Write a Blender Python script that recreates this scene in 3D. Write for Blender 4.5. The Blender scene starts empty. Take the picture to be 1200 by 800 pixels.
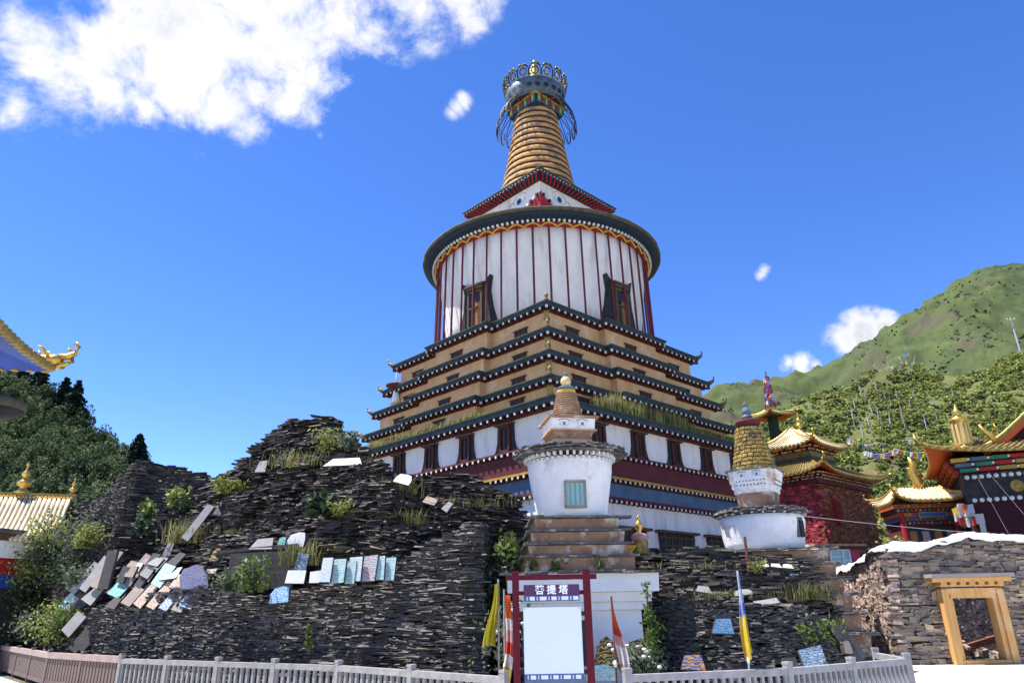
import bpy, math, random
import numpy as np
from mathutils import Vector, Matrix, noise as mnoise
R = math.radians
PI = math.pi
rng = np.random.default_rng(7)
random.seed(7)
scn = bpy.context.scene
col = scn.collection

# ------------------------------------------------------------------ camera
TH, ROLL, CZ, FPX = R(20.7), R(1.0), 1.7, 832.0
FW = np.array([0, math.cos(TH), math.sin(TH)])
_r0 = np.array([1.0, 0, 0]); _u0 = np.array([0, -math.sin(TH), math.cos(TH)])
RT = _r0 * math.cos(ROLL) - _u0 * math.sin(ROLL)
UP = _r0 * math.sin(ROLL) + _u0 * math.cos(ROLL)
cam_d = bpy.data.cameras.new('camera'); cam = bpy.data.objects.new('camera', cam_d); col.objects.link(cam)
cam_d.sensor_width = 36; cam_d.lens = 36 * FPX / 1200; cam_d.clip_start = .1; cam_d.clip_end = 6000
_B = -FW
cam.matrix_world = Matrix(((RT[0], UP[0], _B[0], 0), (RT[1], UP[1], _B[1], 0), (RT[2], UP[2], _B[2], CZ), (0, 0, 0, 1)))
scn.camera = cam
scn.render.resolution_x, scn.render.resolution_y = 1024, 682

def ray(px, py):
    return FW * FPX + RT * (px - 600) + UP * (400 - py)
def at(px, py, Y):
    d = ray(px, py); t = Y / d[1]
    return Vector((d[0] * t, Y, CZ + d[2] * t))

# ------------------------------------------------------------------ light
SUN_EL, SUN_AZ = R(67), R(-86)          # azimuth measured from +Y towards +X: the sun stands to the left
SKY_STRENGTH, SUN_STRENGTH, EXPOSURE = .15, 4.0, 1.38
to_sun = Vector((math.sin(SUN_AZ) * math.cos(SUN_EL), math.cos(SUN_AZ) * math.cos(SUN_EL), math.sin(SUN_EL)))
sl = bpy.data.lights.new('sun', 'SUN'); so = bpy.data.objects.new('sun', sl); col.objects.link(so)
sl.energy = SUN_STRENGTH; sl.angle = R(.5); sl.color = (1, .96, .9)
so.rotation_euler = (-to_sun).to_track_quat('-Z', 'Y').to_euler(); so.location = (-60, 0, 90)
scn.view_settings.view_transform = 'Standard'; scn.view_settings.look = 'None'
scn.view_settings.exposure = EXPOSURE; scn.view_settings.gamma = 1
scn.cycles.max_bounces = 6; scn.cycles.diffuse_bounces = 4

def build_world():
    w = bpy.data.worlds.new('World'); scn.world = w; w.use_nodes = True
    nt = w.node_tree; N, L = nt.nodes, nt.links
    for n in list(N): N.remove(n)
    out = N.new('ShaderNodeOutputWorld'); bg = N.new('ShaderNodeBackground'); bg.inputs['Strength'].default_value = SKY_STRENGTH
    sky = N.new('ShaderNodeTexSky'); sky.sky_type = 'NISHITA'; sky.sun_disc = False
    sky.sun_elevation = SUN_EL; sky.sun_rotation = SUN_AZ; sky.altitude = 3000; sky.air_density = 1.0; sky.dust_density = .25; sky.ozone_density = 2.0
    hs = N.new('ShaderNodeHueSaturation'); hs.inputs['Saturation'].default_value = 1.26; hs.inputs['Value'].default_value = .79; hs.inputs['Hue'].default_value = .513
    L.new(sky.outputs[0], hs.inputs['Color'])
    tc = N.new('ShaderNodeTexCoord')
    def math_(op, a, b=None, c=None, clamp=False):
        n = N.new('ShaderNodeMath'); n.operation = op; n.use_clamp = clamp
        for i, v in enumerate((a, b, c)):
            if v is None: continue
            if isinstance(v, (int, float)): n.inputs[i].default_value = v
            else: L.new(v, n.inputs[i])
        return n.outputs[0]
    def noise(scale, detail, rough, off=0, distort=0):
        mp = N.new('ShaderNodeMapping'); mp.inputs['Location'].default_value = (off, off * .7, off * .3); L.new(tc.outputs['Generated'], mp.inputs['Vector'])
        n = N.new('ShaderNodeTexNoise'); n.inputs['Scale'].default_value = scale; n.inputs['Detail'].default_value = detail; n.inputs['Roughness'].default_value = rough
        n.inputs['Distortion'].default_value = distort
        L.new(mp.outputs[0], n.inputs['Vector']); return n.outputs['Fac']
    # clouds: (px, py, radius in px, strength) of each lobe as seen over the site
    lobes = [(300, -60, 150, 1.05), (410, -40, 100, 1.0), (150, -40, 130, .95), (110, 50, 85, .85), (240, 50, 100, .98), (330, 60, 75, .95), (200, 100, 70, .88),
             (270, 120, 58, .9), (370, 90, 44, .8), (55, 40, 70, .72), (80, 105, 60, .74), (15, 128, 36, .68), (470, -10, 62, .85), (440, 35, 48, .78), (530, -14, 56, .85), (495, 5, 50, .85), (575, -8, 30, .8), (288, 155, 50, 1.0), (268, 130, 56, 1.0), (340, 120, 50, .95), (375, 158, 16, .55),
             (300, 115, 50, .85), (130, 112, 52, .82), (175, 128, 42, .78), (20, 118, 36, .7), (45, 80, 46, .72), (543, 119, 13, .52), (536, 126, 13, .52), (529, 133, 11, .50), (896, 316, 9, .6), (893, 322, 9, .58),
             (1012, 394, 30, 1.25), (1035, 386, 20, 1.15), (990, 400, 24, 1.15), (938, 425, 18, 1.05), (925, 424, 14, .95), (955, 427, 11, .9)]
    tot = None
    for px, py, r, s in lobes:
        d = ray(px, py); d = d / np.linalg.norm(d)
        ang = r / FPX * (FPX / np.linalg.norm(ray(px, py)))
        vm = N.new('ShaderNodeVectorMath'); vm.operation = 'DISTANCE'; L.new(tc.outputs['Generated'], vm.inputs[0]); vm.inputs[1].default_value = tuple(d)
        f = math_('MULTIPLY_ADD', vm.outputs['Value'], -s / (1.45 * ang), s, clamp=True)
        tot = f if tot is None else math_('SMOOTH_MAX', tot, f, .05)
    n1 = noise(9, 9, .62, 3.1, .3); n2 = noise(34, 6, .65, 1.7, .2)
    nn = math_('ADD', math_('MULTIPLY', math_('SUBTRACT', n1, .5), 2.1), math_('MULTIPLY', math_('SUBTRACT', n2, .5), .65))
    dens = math_('ADD', tot, math_('MULTIPLY', nn, 1.0))
    mr = N.new('ShaderNodeMapRange'); mr.interpolation_type = 'SMOOTHSTEP'; mr.inputs['From Min'].default_value = .25; mr.inputs['From Max'].default_value = .86
    L.new(dens, mr.inputs['Value'])
    gate = N.new('ShaderNodeMapRange'); gate.inputs['From Min'].default_value = .10; gate.inputs['From Max'].default_value = .26; L.new(tot, gate.inputs['Value'])
    fac = math_('MULTIPLY', mr.outputs[0], gate.outputs[0])
    # cloud body: bright rim, greyer thick middle
    mr2 = N.new('ShaderNodeMapRange'); mr2.inputs['From Min'].default_value = .65; mr2.inputs['From Max'].default_value = 1.15; mr2.clamp = True
    L.new(dens, mr2.inputs['Value'])
    cc = N.new('ShaderNodeMixRGB'); cc.inputs[1].default_value = (2.8, 2.8, 2.84, 1); cc.inputs[2].default_value = (1.75, 1.87, 2.15, 1)
    n3 = noise(6, 5, .55, 8.3, .4); mr3 = N.new('ShaderNodeMapRange'); mr3.inputs['From Min'].default_value = .42; mr3.inputs['From Max'].default_value = .62; L.new(n3, mr3.inputs['Value']); L.new(math_('MULTIPLY', mr2.outputs[0], mr3.outputs[0]), cc.inputs[0])
    mx = N.new('ShaderNodeMixRGB'); L.new(fac, mx.inputs[0]); L.new(hs.outputs[0], mx.inputs[1]); L.new(cc.outputs[0], mx.inputs[2])
    L.new(mx.outputs[0], bg.inputs['Color']); L.new(bg.outputs[0], out.inputs['Surface'])
build_world()

# ------------------------------------------------------------------ materials
MATS = {}
def M(name, c1, c2=None, scale=3.0, rough=.85, metal=0.0, bump=0.0, stretch=(1, 1, 1), detail=5, lo=.35, hi=.65, c3=None, lo3=.55, hi3=.7, scale3=1.2, spec=.3,
      island=None, trans=0.0, bscale=None, stretch3=(1, 1, 1)):
    """noise mix of c1/c2, a second blotch colour c3 (stains, moss), per-piece brightness spread (island)"""
    m = bpy.data.materials.new(name); m.use_nodes = True; MATS[name] = m
    nt = m.node_tree; N, L = nt.nodes, nt.links
    b = N['Principled BSDF']; b.inputs['Roughness'].default_value = rough; b.inputs['Metallic'].default_value = metal
    b.inputs['Specular IOR Level'].default_value = spec
    tc = N.new('ShaderNodeTexCoord')
    def nz(sc, st, det=detail):
        mp = N.new('ShaderNodeMapping'); mp.inputs['Scale'].default_value = st; L.new(tc.outputs['Object'], mp.inputs['Vector'])
        n = N.new('ShaderNodeTexNoise'); n.inputs['Scale'].default_value = sc; n.inputs['Detail'].default_value = det; n.inputs['Roughness'].default_value = .62
        L.new(mp.outputs[0], n.inputs['Vector']); return n.outputs['Fac']
    def mixc(f, a, bcol):
        x = N.new('ShaderNodeMixRGB')
        L.new(f, x.inputs[0])
        for s, v in ((1, a), (2, bcol)):
            if isinstance(v, tuple): x.inputs[s].default_value = (*v, 1)
            else: L.new(v, x.inputs[s])
        return x.outputs[0]
    def step(f, lo, hi):
        r = N.new('ShaderNodeMapRange'); r.inputs['From Min'].default_value = lo; r.inputs['From Max'].default_value = hi; L.new(f, r.inputs['Value']); return r.outputs[0]
    if c2 is None: c2 = tuple(v * .8 for v in c1)
    c = mixc(step(nz(scale, stretch), lo, hi), c1, c2)
    if c3 is not None: c = mixc(step(nz(scale3, stretch3), lo3, hi3), c, c3)
    if island is not None:
        g = N.new('ShaderNodeNewGeometry')
        cr = N.new('ShaderNodeValToRGB'); cr.color_ramp.interpolation = 'LINEAR'
        el = cr.color_ramp.elements
        while len(el) > 1: el.remove(el[-1])
        for i, (p, k) in enumerate(island):
            e = el[0] if i == 0 else el.new(p)
            e.position = p; e.color = (*k, 1)
        L.new(g.outputs['Random Per Island'], cr.inputs[0])
        x = N.new('ShaderNodeMixRGB'); x.blend_type = 'MULTIPLY'; x.inputs[0].default_value = 1; L.new(c, x.inputs[1]); L.new(cr.outputs[0], x.inputs[2]); c = x.outputs[0]
    L.new(c, b.inputs['Base Color'])
    if bump:
        bp = N.new('ShaderNodeBump'); bp.inputs['Strength'].default_value = bump; bp.inputs['Distance'].default_value = .05
        L.new(nz(bscale or scale * 2.5, stretch, 6), bp.inputs['Height']); L.new(bp.outputs[0], b.inputs['Normal'])
    if trans:
        t = N.new('ShaderNodeBsdfTranslucent'); L.new(c, t.inputs['Color']); ms = N.new('ShaderNodeMixShader'); ms.inputs[0].default_value = trans
        L.new(b.outputs[0], ms.inputs[1]); L.new(t.outputs[0], ms.inputs[2]); L.new(ms.outputs[0], N['Material Output'].inputs['Surface'])
    return m
G = lambda v: (v, v, v)
M('slate', (.052, .041, .031), (.026, .021, .017), 2.2, .62, bump=.35, spec=.55, bscale=18,
  island=[(0, G(.35)), (.3, G(.7)), (.55, (1.0, .95, .9)), (.78, (1.4, 1.3, 1.2)), (.92, (1.9, 1.75, 1.55)), (.98, (2.8, 2.6, 2.4)), (1, (4, 3.9, 3.8))], c3=(.095, .085, .035), lo3=.58, hi3=.70, scale3=.7)
M('slate_grey', (.110, .097, .085), (.066, .059, .052), 2.2, .65, bump=.35, spec=.5, bscale=18,
  island=[(0, G(.4)), (.25, G(.7)), (.55, (1.0, .97, .94)), (.85, (1.25, 1.2, 1.15)), (.96, (1.6, 1.5, 1.4)), (1, (2.5, 2.4, 2.3))], c3=(.07, .06, .035), lo3=.6, hi3=.72, scale3=.6)
M('slate_core', (.016, .014, .012), (.008, .007, .006), 3, .95)
M('slate_pale', (.085, .078, .07), (.05, .045, .04), 3, .75, bump=.35, bscale=18,
  island=[(0, G(.5)), (.4, G(.9)), (.8, (1.4, 1.3, 1.2)), (1, (2.2, 2.1, 2.0))], c3=(.05, .05, .025), lo3=.6, hi3=.7, scale3=.5)
M('rubble', (.32, .265, .21), (.20, .165, .135), 2.5, .85, bump=.4, bscale=14,
  island=[(0, (.45, .47, .5)), (.3, (.75, .76, .8)), (.6, (1, .95, .88)), (.85, (1.25, 1.1, .9)), (1, (1.7, 1.55, 1.35))])
M('rubble_pink', (.40, .30, .245), (.28, .21, .17), 4, .9, bump=.4, bscale=14,
  island=[(0, G(.45)), (.4, G(.85)), (.8, G(1.15)), (1, G(1.6))])
M('mortar', (.16, .125, .10), (.09, .075, .06), 3, .95)
M('plaster', (.87, .81, .73), (.76, .70, .63), 1.2, .9, bump=.18, stretch=(1, 1, .5), c3=(.50, .40, .30), lo3=.52, hi3=.82, scale3=.9, stretch3=(1.6, 1.6, .35), bscale=9)
M('whitewash', (.90, .89, .87), (.83, .82, .80), 2.4, .9, bump=.3, c3=(.55, .45, .35), lo3=.64, hi3=.82, scale3=1.3, stretch3=(1, 1, .6), bscale=10)
M('whitewash_clay', (.90, .88, .85), (.80, .77, .73), 2.2, .9, bump=.35, c3=(.50, .33, .2), lo3=.57, hi3=.72, scale3=1.0, bscale=10)
M('clay', (.64, .38, .18), (.52, .30, .14), 1.6, .92, bump=.2, stretch=(1, 1, .6), c3=(.68, .52, .36), lo3=.55, hi3=.75, scale3=.8, bscale=9)
M('clay_step', (.40, .25, .15), (.25, .145, .085), 2.4, .95, bump=.5, c3=(.66, .6, .54), lo3=.53, hi3=.68, scale3=2.2, bscale=9)
M('slate_cap', (.16, .15, .14), (.08, .075, .07), 4, .85, bump=.4, c3=(.38, .36, .33), lo3=.55, hi3=.66, scale3=3)
M('teal_fascia', (.035, .062, .078), (.022, .040, .05), 2, .7, c3=(.10, .09, .06), lo3=.62, hi3=.75, scale3=1.5)
M('mossy_edge', (.12, .10, .06), (.05, .05, .035), 4, .95, bump=.5)
M('rafter', (.10, .032, .022), (.06, .02, .016), 3, .75)
M('rafter_end', (.78, .74, .68), (.62, .57, .5), 6, .8)
M('maroon', (.125, .022, .024), (.085, .016, .018), 1.5, .75, c3=(.16, .05, .045), lo3=.55, hi3=.8)
M('post_red', (.15, .02, .026), (.10, .013, .02), 2, .6)
M('sign_red', (.10, .004, .014), (.085, .004, .012), 2, .6, spec=.2)
M('blue_band', (.10, .16, .23), (.07, .12, .18), 1.4, .8)
M('yellow_line', (.50, .30, .04), (.38, .22, .03), 3, .7)
M('yellow_bright', (.62, .40, .05), (.5, .3, .04), 3, .7)
M('deep_blue', (.012, .027, .048), (.009, .02, .035), 2, .7)
M('bright_blue', (.02, .08, .42), (.015, .06, .33), 2, .6)
M('eye_blue', (.05, .14, .45), (.04, .1, .33), 5, .7)
M('black_paint', (.015, .015, .016), (.03, .028, .026), 4, .8)
M('window_black', (.022, .022, .024), (.05, .045, .042), 2.5, .85, c3=(.16, .15, .14), lo3=.6, hi3=.8, scale3=1.2)
M('pane', (.03, .025, .022), (.05, .04, .03), 2, .3, spec=.3)
M('frame_wood', (.085, .024, .018), (.05, .016, .012), 4, .7)
M('old_wood', (.14, .085, .05), (.08, .05, .03), 5, .85, stretch=(6, 6, .6), bump=.3)
M('orange_wood', (.40, .16, .04), (.28, .1, .025), 4, .7, stretch=(5, 5, .5))
M('new_wood', (.64, .36, .12), (.50, .26, .08), 3, .7, stretch=(5, 5, .4), bump=.2, c3=(.66, .48, .28), lo3=.55, hi3=.8)
M('grey_wood', (.38, .32, .27), (.26, .21, .18), 4, .85, stretch=(.5, 5, 5), bump=.2)
M('spire_tan', (.58, .33, .11), (.42, .22, .07), 2.2, .85, bump=.5, c3=(.20, .15, .11), lo3=.50, hi3=.62, scale3=1.3, stretch3=(1, 1, 1.2))
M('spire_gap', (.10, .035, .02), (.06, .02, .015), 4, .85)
M('spire_brick', (.38, .24, .15), (.25, .14, .08), 6, .95, bump=.6, c3=(.5, .42, .34), lo3=.55, hi3=.7, scale3=4)
M('spire_yellow', (.44, .32, .09), (.28, .18, .05), 6, .9, bump=.7, c3=(.10, .08, .05), lo3=.52, hi3=.62, scale3=5)
M('gold', (.70, .46, .10), (.50, .30, .06), 5, .38, metal=.7, bump=.15, spec=.5)
M('gold_paint', (.38, .27, .07), (.26, .18, .045), 5, .5, metal=.25, bump=.2, c3=(.2, .15, .05), lo3=.56, hi3=.7, scale3=4)
M('gold_pale', (.72, .55, .25), (.6, .42, .15), 4, .45, metal=.3)
M('dull_gold', (.30, .22, .07), (.18, .13, .04), 6, .6, metal=.3, c3=(.09, .075, .04), lo3=.5, hi3=.65, scale3=5)
M('tile_cream', (.62, .52, .36), (.5, .4, .25), 4, .6, metal=.1)
M('vermilion', (.62, .13, .025), (.48, .08, .018), 2, .6)
BRI = [(0, G(.5)), (.5, G(.95)), (.85, G(1.3)), (1, G(2.0))]
M('red_brick', (.40, .055, .06), (.28, .04, .045), 5, .9, bump=.6, c3=(.46, .13, .13), lo3=.55, hi3=.7, scale3=4, island=BRI)
M('brown_brick', (.30, .105, .05), (.19, .065, .032), 7, .9, bump=.6, c3=(.26, .12, .05), lo3=.6, hi3=.66, scale3=9, island=BRI)
M('dark_maroon', (.055, .012, .018), (.035, .008, .012), 4, .9, bump=.4, stretch=(.4, .4, 5))
M('red_paint', (.42, .02, .022), (.33, .015, .018), 3, .6)
M('pink_wall', (.42, .07, .09), (.34, .055, .075), 2, .85)
M('green_paint', (.03, .22, .12), (.02, .17, .1), 3, .6)
M('teal_white', (.13, .17, .19), (.06, .085, .105), 1.6, .5, metal=.15)
M('white_paint', (.8, .8, .8), (.74, .74, .74), 3, .6)
M('disc_white', (.75, .75, .73), (.6, .6, .58), 6, .7)
M('pale_aqua_glass', (.25, .48, .44), (.3, .55, .52), 3, .3, spec=.5)
M('crown_black', (.025, .024, .02), (.06, .05, .025), 6, .5, metal=.3)
M('crown_gold', (.42, .34, .15), (.2, .16, .06), 8, .45, metal=.4)
M('sign_white', (.66, .72, .80), (.63, .69, .77), .8, .55, c3=(.60, .66, .75), lo3=.5, hi3=.9, scale3=6)
M('sign_purple', (.085, .025, .085), (.075, .02, .075), 2, .5)
M('sign_blue', (.06, .10, .24), (.05, .085, .2), 2, .5)
M('sign_pink', (.62, .5, .68), (.55, .42, .6), 2, .5)
M('letter_white', (.85, .85, .83), (.8, .8, .78), 2, .5)
M('concrete', (.34, .33, .32), (.25, .24, .235), 6, .9, bump=.2, c3=(.17, .165, .16), lo3=.58, hi3=.75, scale3=2.2)
M('fence_brown', (.20, .145, .125), (.13, .095, .085), 3, .85, stretch=(1, 1, .4), bump=.2)
M('fence_cap', (.38, .29, .25), (.3, .22, .19), 4, .85)
M('pavement', (.68, .66, .63), (.58, .56, .53), .7, .9, bump=.1, c3=(.42, .41, .4), lo3=.55, hi3=.8, scale3=.25)
M('earth', (.16, .125, .085), (.10, .085, .05), .8, .95, bump=.4, c3=(.07, .085, .03), lo3=.5, hi3=.65, scale3=.35)
M('grass_hill', (.070, .094, .024), (.036, .053, .015), .06, .95, bump=.6, bscale=.5, c3=(.07, .062, .036), lo3=.53, hi3=.62, scale3=.035, detail=10)
M('grass_near', (.115, .125, .035), (.075, .085, .025), .12, .95, c3=(.16, .11, .06), lo3=.6, hi3=.7, scale3=.16, detail=8)
M('forest_floor', (.028, .045, .018), (.02, .03, .012), .2, .95)
LEAFI = [(0, G(.5)), (.5, G(1.0)), (1, G(1.7))]
M('leaf_shrub', (.26, .285, .075), (.17, .20, .05), .25, .7, trans=.3, island=LEAFI)
M('leaf_dark', (.035, .06, .02), (.022, .042, .016), .3, .7, trans=.25, island=LEAFI)
M('leaf_forest', (.05, .08, .03), (.03, .052, .02), .12, .75, trans=.25, island=LEAFI)
M('leaf_forest_light', (.12, .155, .06), (.085, .115, .045), .12, .75, trans=.25, island=LEAFI)
M('leaf_forest_mid', (.08, .115, .045), (.055, .085, .032), .12, .75, trans=.25, island=LEAFI)
M('leaf_conifer', (.012, .024, .014), (.008, .017, .011), .3, .8, trans=.1, island=LEAFI)
M('leaf_fresh', (.12, .17, .035), (.07, .11, .025), 2, .6, trans=.35, island=LEAFI)
M('leaf_grey', (.13, .16, .11), (.08, .11, .06), 2, .7, trans=.3, island=LEAFI)
M('grass_dry', (.30, .26, .10), (.17, .20, .06), 1.2, .8, trans=.4, island=LEAFI)
M('moss_grass', (.17, .16, .05), (.10, .10, .03), 3, .8, trans=.3, island=LEAFI)
M('bark', (.07, .055, .042), (.045, .035, .028), 5, .9)
M('blossom', (.75, .75, .7), (.65, .65, .55), 5, .7)
M('dead_wood', (.42, .40, .37), (.28, .26, .24), 4, .9)
M('tarp', (.55, .55, .56), (.40, .40, .42), 2, .7, bump=.3, bscale=4)
M('wire', (.24, .24, .25), (.18, .18, .19), 4, .5)
M('steel_pole', (.55, .55, .54), (.42, .42, .42), 4, .5, metal=.2)
M('rust', (.18, .07, .04), (.11, .04, .025), 6, .9)
for n, c in dict(flag_red=(.62, .08, .05), flag_orange=(.75, .16, .04), flag_yellow=(.70, .52, .05), flag_olive=(.42, .36, .03), flag_blue=(.10, .20, .60), flag_white=(.78, .75, .74),
                 flag_green=(.06, .30, .20), flag_pink=(.70, .42, .42), flag_pale_blue=(.35, .5, .75)).items():
    M(n, c, tuple(v * .82 for v in c), 9, .85, trans=.35)

def mani_mat(name, base, ink, ink2=None, ring=11, thr=.53, edge=(.2, .19, .18)):
    """carved slab: lines of looping carved strokes in paint on a coloured face"""
    m = bpy.data.materials.new(name); m.use_nodes = True; MATS[name] = m
    nt = m.node_tree; N, L = nt.nodes, nt.links; b = N['Principled BSDF']; b.inputs['Roughness'].default_value = .7
    tc = N.new('ShaderNodeTexCoord')
    mp = N.new('ShaderNodeMapping'); mp.inputs['Scale'].default_value = (1, 1, 1); L.new(tc.outputs['Object'], mp.inputs[0])
    wv = N.new('ShaderNodeTexWave'); wv.wave_type = 'RINGS'; wv.inputs['Scale'].default_value = ring * .55; wv.inputs['Distortion'].default_value = 9; wv.inputs['Detail'].default_value = 1.5; wv.inputs['Detail Scale'].default_value = 2.2
    L.new(mp.outputs[0], wv.inputs['Vector'])
    mr = N.new('ShaderNodeMapRange'); mr.inputs['From Min'].default_value = thr; mr.inputs['From Max'].default_value = thr + .12; L.new(wv.outputs['Fac'], mr.inputs['Value'])
    nz = N.new('ShaderNodeTexNoise'); nz.inputs['Scale'].default_value = 7; nz.inputs['Detail'].default_value = 6; L.new(tc.outputs['Object'], nz.inputs['Vector'])
    mr2 = N.new('ShaderNodeMapRange'); mr2.inputs['From Min'].default_value = .56; mr2.inputs['From Max'].default_value = .66; L.new(nz.outputs['Fac'], mr2.inputs['Value'])
    a = N.new('ShaderNodeMixRGB'); a.inputs[1].default_value = (*base, 1); a.inputs[2].default_value = (*ink, 1); L.new(mr.outputs[0], a.inputs[0])
    c = N.new('ShaderNodeMixRGB'); L.new(mr2.outputs[0], c.inputs[0]); L.new(a.outputs[0], c.inputs[1]); c.inputs[2].default_value = (*(ink2 or edge), 1)
    L.new(c.outputs[0], b.inputs['Base Color'])
mani_mat('mani_aqua', (.52, .64, .62), (.22, .47, .45), (.58, .64, .6))
mani_mat('mani_white', (.66, .66, .64), (.40, .55, .54), (.6, .58, .5))
mani_mat('mani_rose', (.52, .58, .57), (.42, .20, .22), (.3, .48, .5))
mani_mat('mani_blue', (.12, .38, .62), (.55, .66, .72), (.2, .5, .66))
mani_mat('mani_slateblue', (.10, .16, .21), (.38, .48, .58), (.07, .09, .11))
mani_mat('mani_violet', (.42, .42, .55), (.16, .18, .42), (.48, .42, .36))
mani_mat('mani_pastel', (.46, .45, .38), (.42, .18, .10), (.16, .42, .28))
mani_mat('mani_vivid', (.10, .24, .50), (.55, .55, .5), (.55, .30, .06))
mani_mat('mani_gold', (.022, .022, .024), (.45, .31, .05), (.03, .028, .026), ring=7, thr=.62)
mani_mat('mani_yellow', (.05, .09, .30), (.55, .30, .06), (.5, .14, .04), ring=8)
mani_mat('mani_green', (.05, .30, .26), (.3, .45, .42), (.08, .12, .13))
M('mani_grey', (.30, .29, .28), (.22, .21, .205), 3, .8, bump=.2, c3=(.38, .35, .33), lo3=.5, hi3=.8)
M('mani_dark', (.075, .07, .066), (.05, .046, .044), 4, .7, bump=.3)
M('mani_chalk', (.70, .70, .69), (.58, .58, .57), 3, .8, bump=.2)
M('mani_tan', (.34, .27, .22), (.25, .2, .17), 3, .8, bump=.2)

# ------------------------------------------------------------------ mesh helpers
class MB:
    """collects shapes for ONE mesh object"""
    def __init__(s): s.v = []; s.f = []; s.m = []; s.names = []; s.sm = []; s.cur = None; s.smooth = False
    def mat(s, name, smooth=False):
        if name not in s.names: s.names.append(name)
        s.cur = s.names.index(name); s.smooth = smooth; return s
    def add(s, vs, fs):
        o = len(s.v); s.v.extend([tuple(v) for v in vs])
        for f in fs: s.f.append(tuple(i + o for i in f)); s.m.append(s.cur); s.sm.append(s.smooth)
        return s
    def box(s, c, d, rz=0, rot=None, jit=0):
        hx, hy, hz = d[0] / 2, d[1] / 2, d[2] / 2
        Q = rot if rot is not None else Matrix.Rotation(rz, 3, 'Z')
        c = Vector(c)
        vs = []
        for x, y, z in ((-1, -1, -1), (1, -1, -1), (1, 1, -1), (-1, 1, -1), (-1, -1, 1), (1, -1, 1), (1, 1, 1), (-1, 1, 1)):
            k = [1 + random.uniform(-jit, jit) for _ in range(3)] if jit else (1, 1, 1)
            vs.append(c + Q @ Vector((x * hx * k[0], y * hy * k[1], z * hz * k[2])))
        return s.add(vs, [(0, 3, 2, 1), (4, 5, 6, 7), (0, 1, 5, 4), (1, 2, 6, 5), (2, 3, 7, 6), (3, 0, 4, 7)])
    def b2(s, x0, x1, y0, y1, z0, z1): return s.box(((x0 + x1) / 2, (y0 + y1) / 2, (z0 + z1) / 2), (x1 - x0, y1 - y0, z1 - z0))
    def prism(s, poly, z0, z1, poly2=None):
        n = len(poly); p2 = poly2 or poly
        vs = [(x, y, z0) for x, y in poly] + [(x, y, z1) for x, y in p2]
        return s.add(vs, [tuple(range(n - 1, -1, -1)), tuple(range(n, 2 * n))] + [(i, (i + 1) % n, n + (i + 1) % n, n + i) for i in range(n)])
    def extrude_y(s, poly, y0, y1):
        n = len(poly)
        vs = [(x, y0, z) for x, z in poly] + [(x, y1, z) for x, z in poly]
        return s.add(vs, [tuple(range(n)), tuple(range(2 * n - 1, n - 1, -1))] + [(i, n + i, n + (i + 1) % n, (i + 1) % n) for i in range(n)])
    def lathe(s, prof, seg=32, c=(0, 0, 0), a0=0, a1=2 * PI, jit=0):
        full = abs(a1 - a0 - 2 * PI) < 1e-6; n = seg if full else seg + 1
        vs = []
        for r, z in prof:
            for i in range(n):
                a = a0 + (a1 - a0) * i / seg; q = r * (1 + (random.uniform(-jit, jit) if jit else 0))
                vs.append((c[0] + q * math.cos(a), c[1] + q * math.sin(a), c[2] + z))
        fs = []
        for j in range(len(prof) - 1):
            for i in range(seg if full else seg):
                k = (i + 1) % n if full else i + 1
                fs.append((j * n + i, j * n + k, (j + 1) * n + k, (j + 1) * n + i))
        if full and prof[0][0] > 1e-4: fs.append(tuple(range(n - 1, -1, -1)))
        if full and prof[-1][0] > 1e-4: fs.append(tuple(range((len(prof) - 1) * n, len(prof) * n)))
        return s.add(vs, fs)
    def tube(s, pts, r, seg=6, closed=False):
        pts = [Vector(p) for p in pts]; n = len(pts)
        rr = r if isinstance(r, (list, tuple)) else [r] * n
        vs = []
        for i, p in enumerate(pts):
            a = pts[(i - 1) % n] if (closed or i > 0) else p; b = pts[(i + 1) % n] if (closed or i < n - 1) else p
            t = (b - a).normalized() if (b - a).length > 1e-9 else Vector((0, 0, 1))
            ref = Vector((0, 0, 1)) if abs(t.z) < .9 else Vector((1, 0, 0))
            u = t.cross(ref).normalized(); w = u.cross(t)
            for k in range(seg):
                q = 2 * PI * k / seg; vs.append(p + (u * math.cos(q) + w * math.sin(q)) * rr[i])
        fs = []
        for i in range(n if closed else n - 1):
            j = (i + 1) % n
            for k in range(seg):
                l = (k + 1) % seg; fs.append((i * seg + k, j * seg + k, j * seg + l, i * seg + l))
        if not closed: fs += [tuple(range(seg)), tuple(range(n * seg - 1, (n - 1) * seg - 1, -1))]
        return s.add(vs, fs)
    def grid(s, P, flip=False):
        nu, nv = len(P), len(P[0]); vs = [p for r in P for p in r]
        fs = []
        for i in range(nu - 1):
            for j in range(nv - 1):
                f = (i * nv + j, (i + 1) * nv + j, (i + 1) * nv + j + 1, i * nv + j + 1); fs.append(f[::-1] if flip else f)
        return s.add(vs, fs)
    def build(s, name, parent=None, loc=None, rotz=0):
        me = bpy.data.meshes.new(name); me.from_pydata(s.v, [], s.f)
        for n in s.names: me.materials.append(MATS[n])
        me.polygons.foreach_set('material_index', s.m); me.polygons.foreach_set('use_smooth', s.sm); me.update()
        o = bpy.data.objects.new(name, me); col.objects.link(o)
        if parent: o.parent = parent
        if loc is not None: o.location = loc
        if rotz: o.rotation_euler = (0, 0, rotz)
        return o

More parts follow.
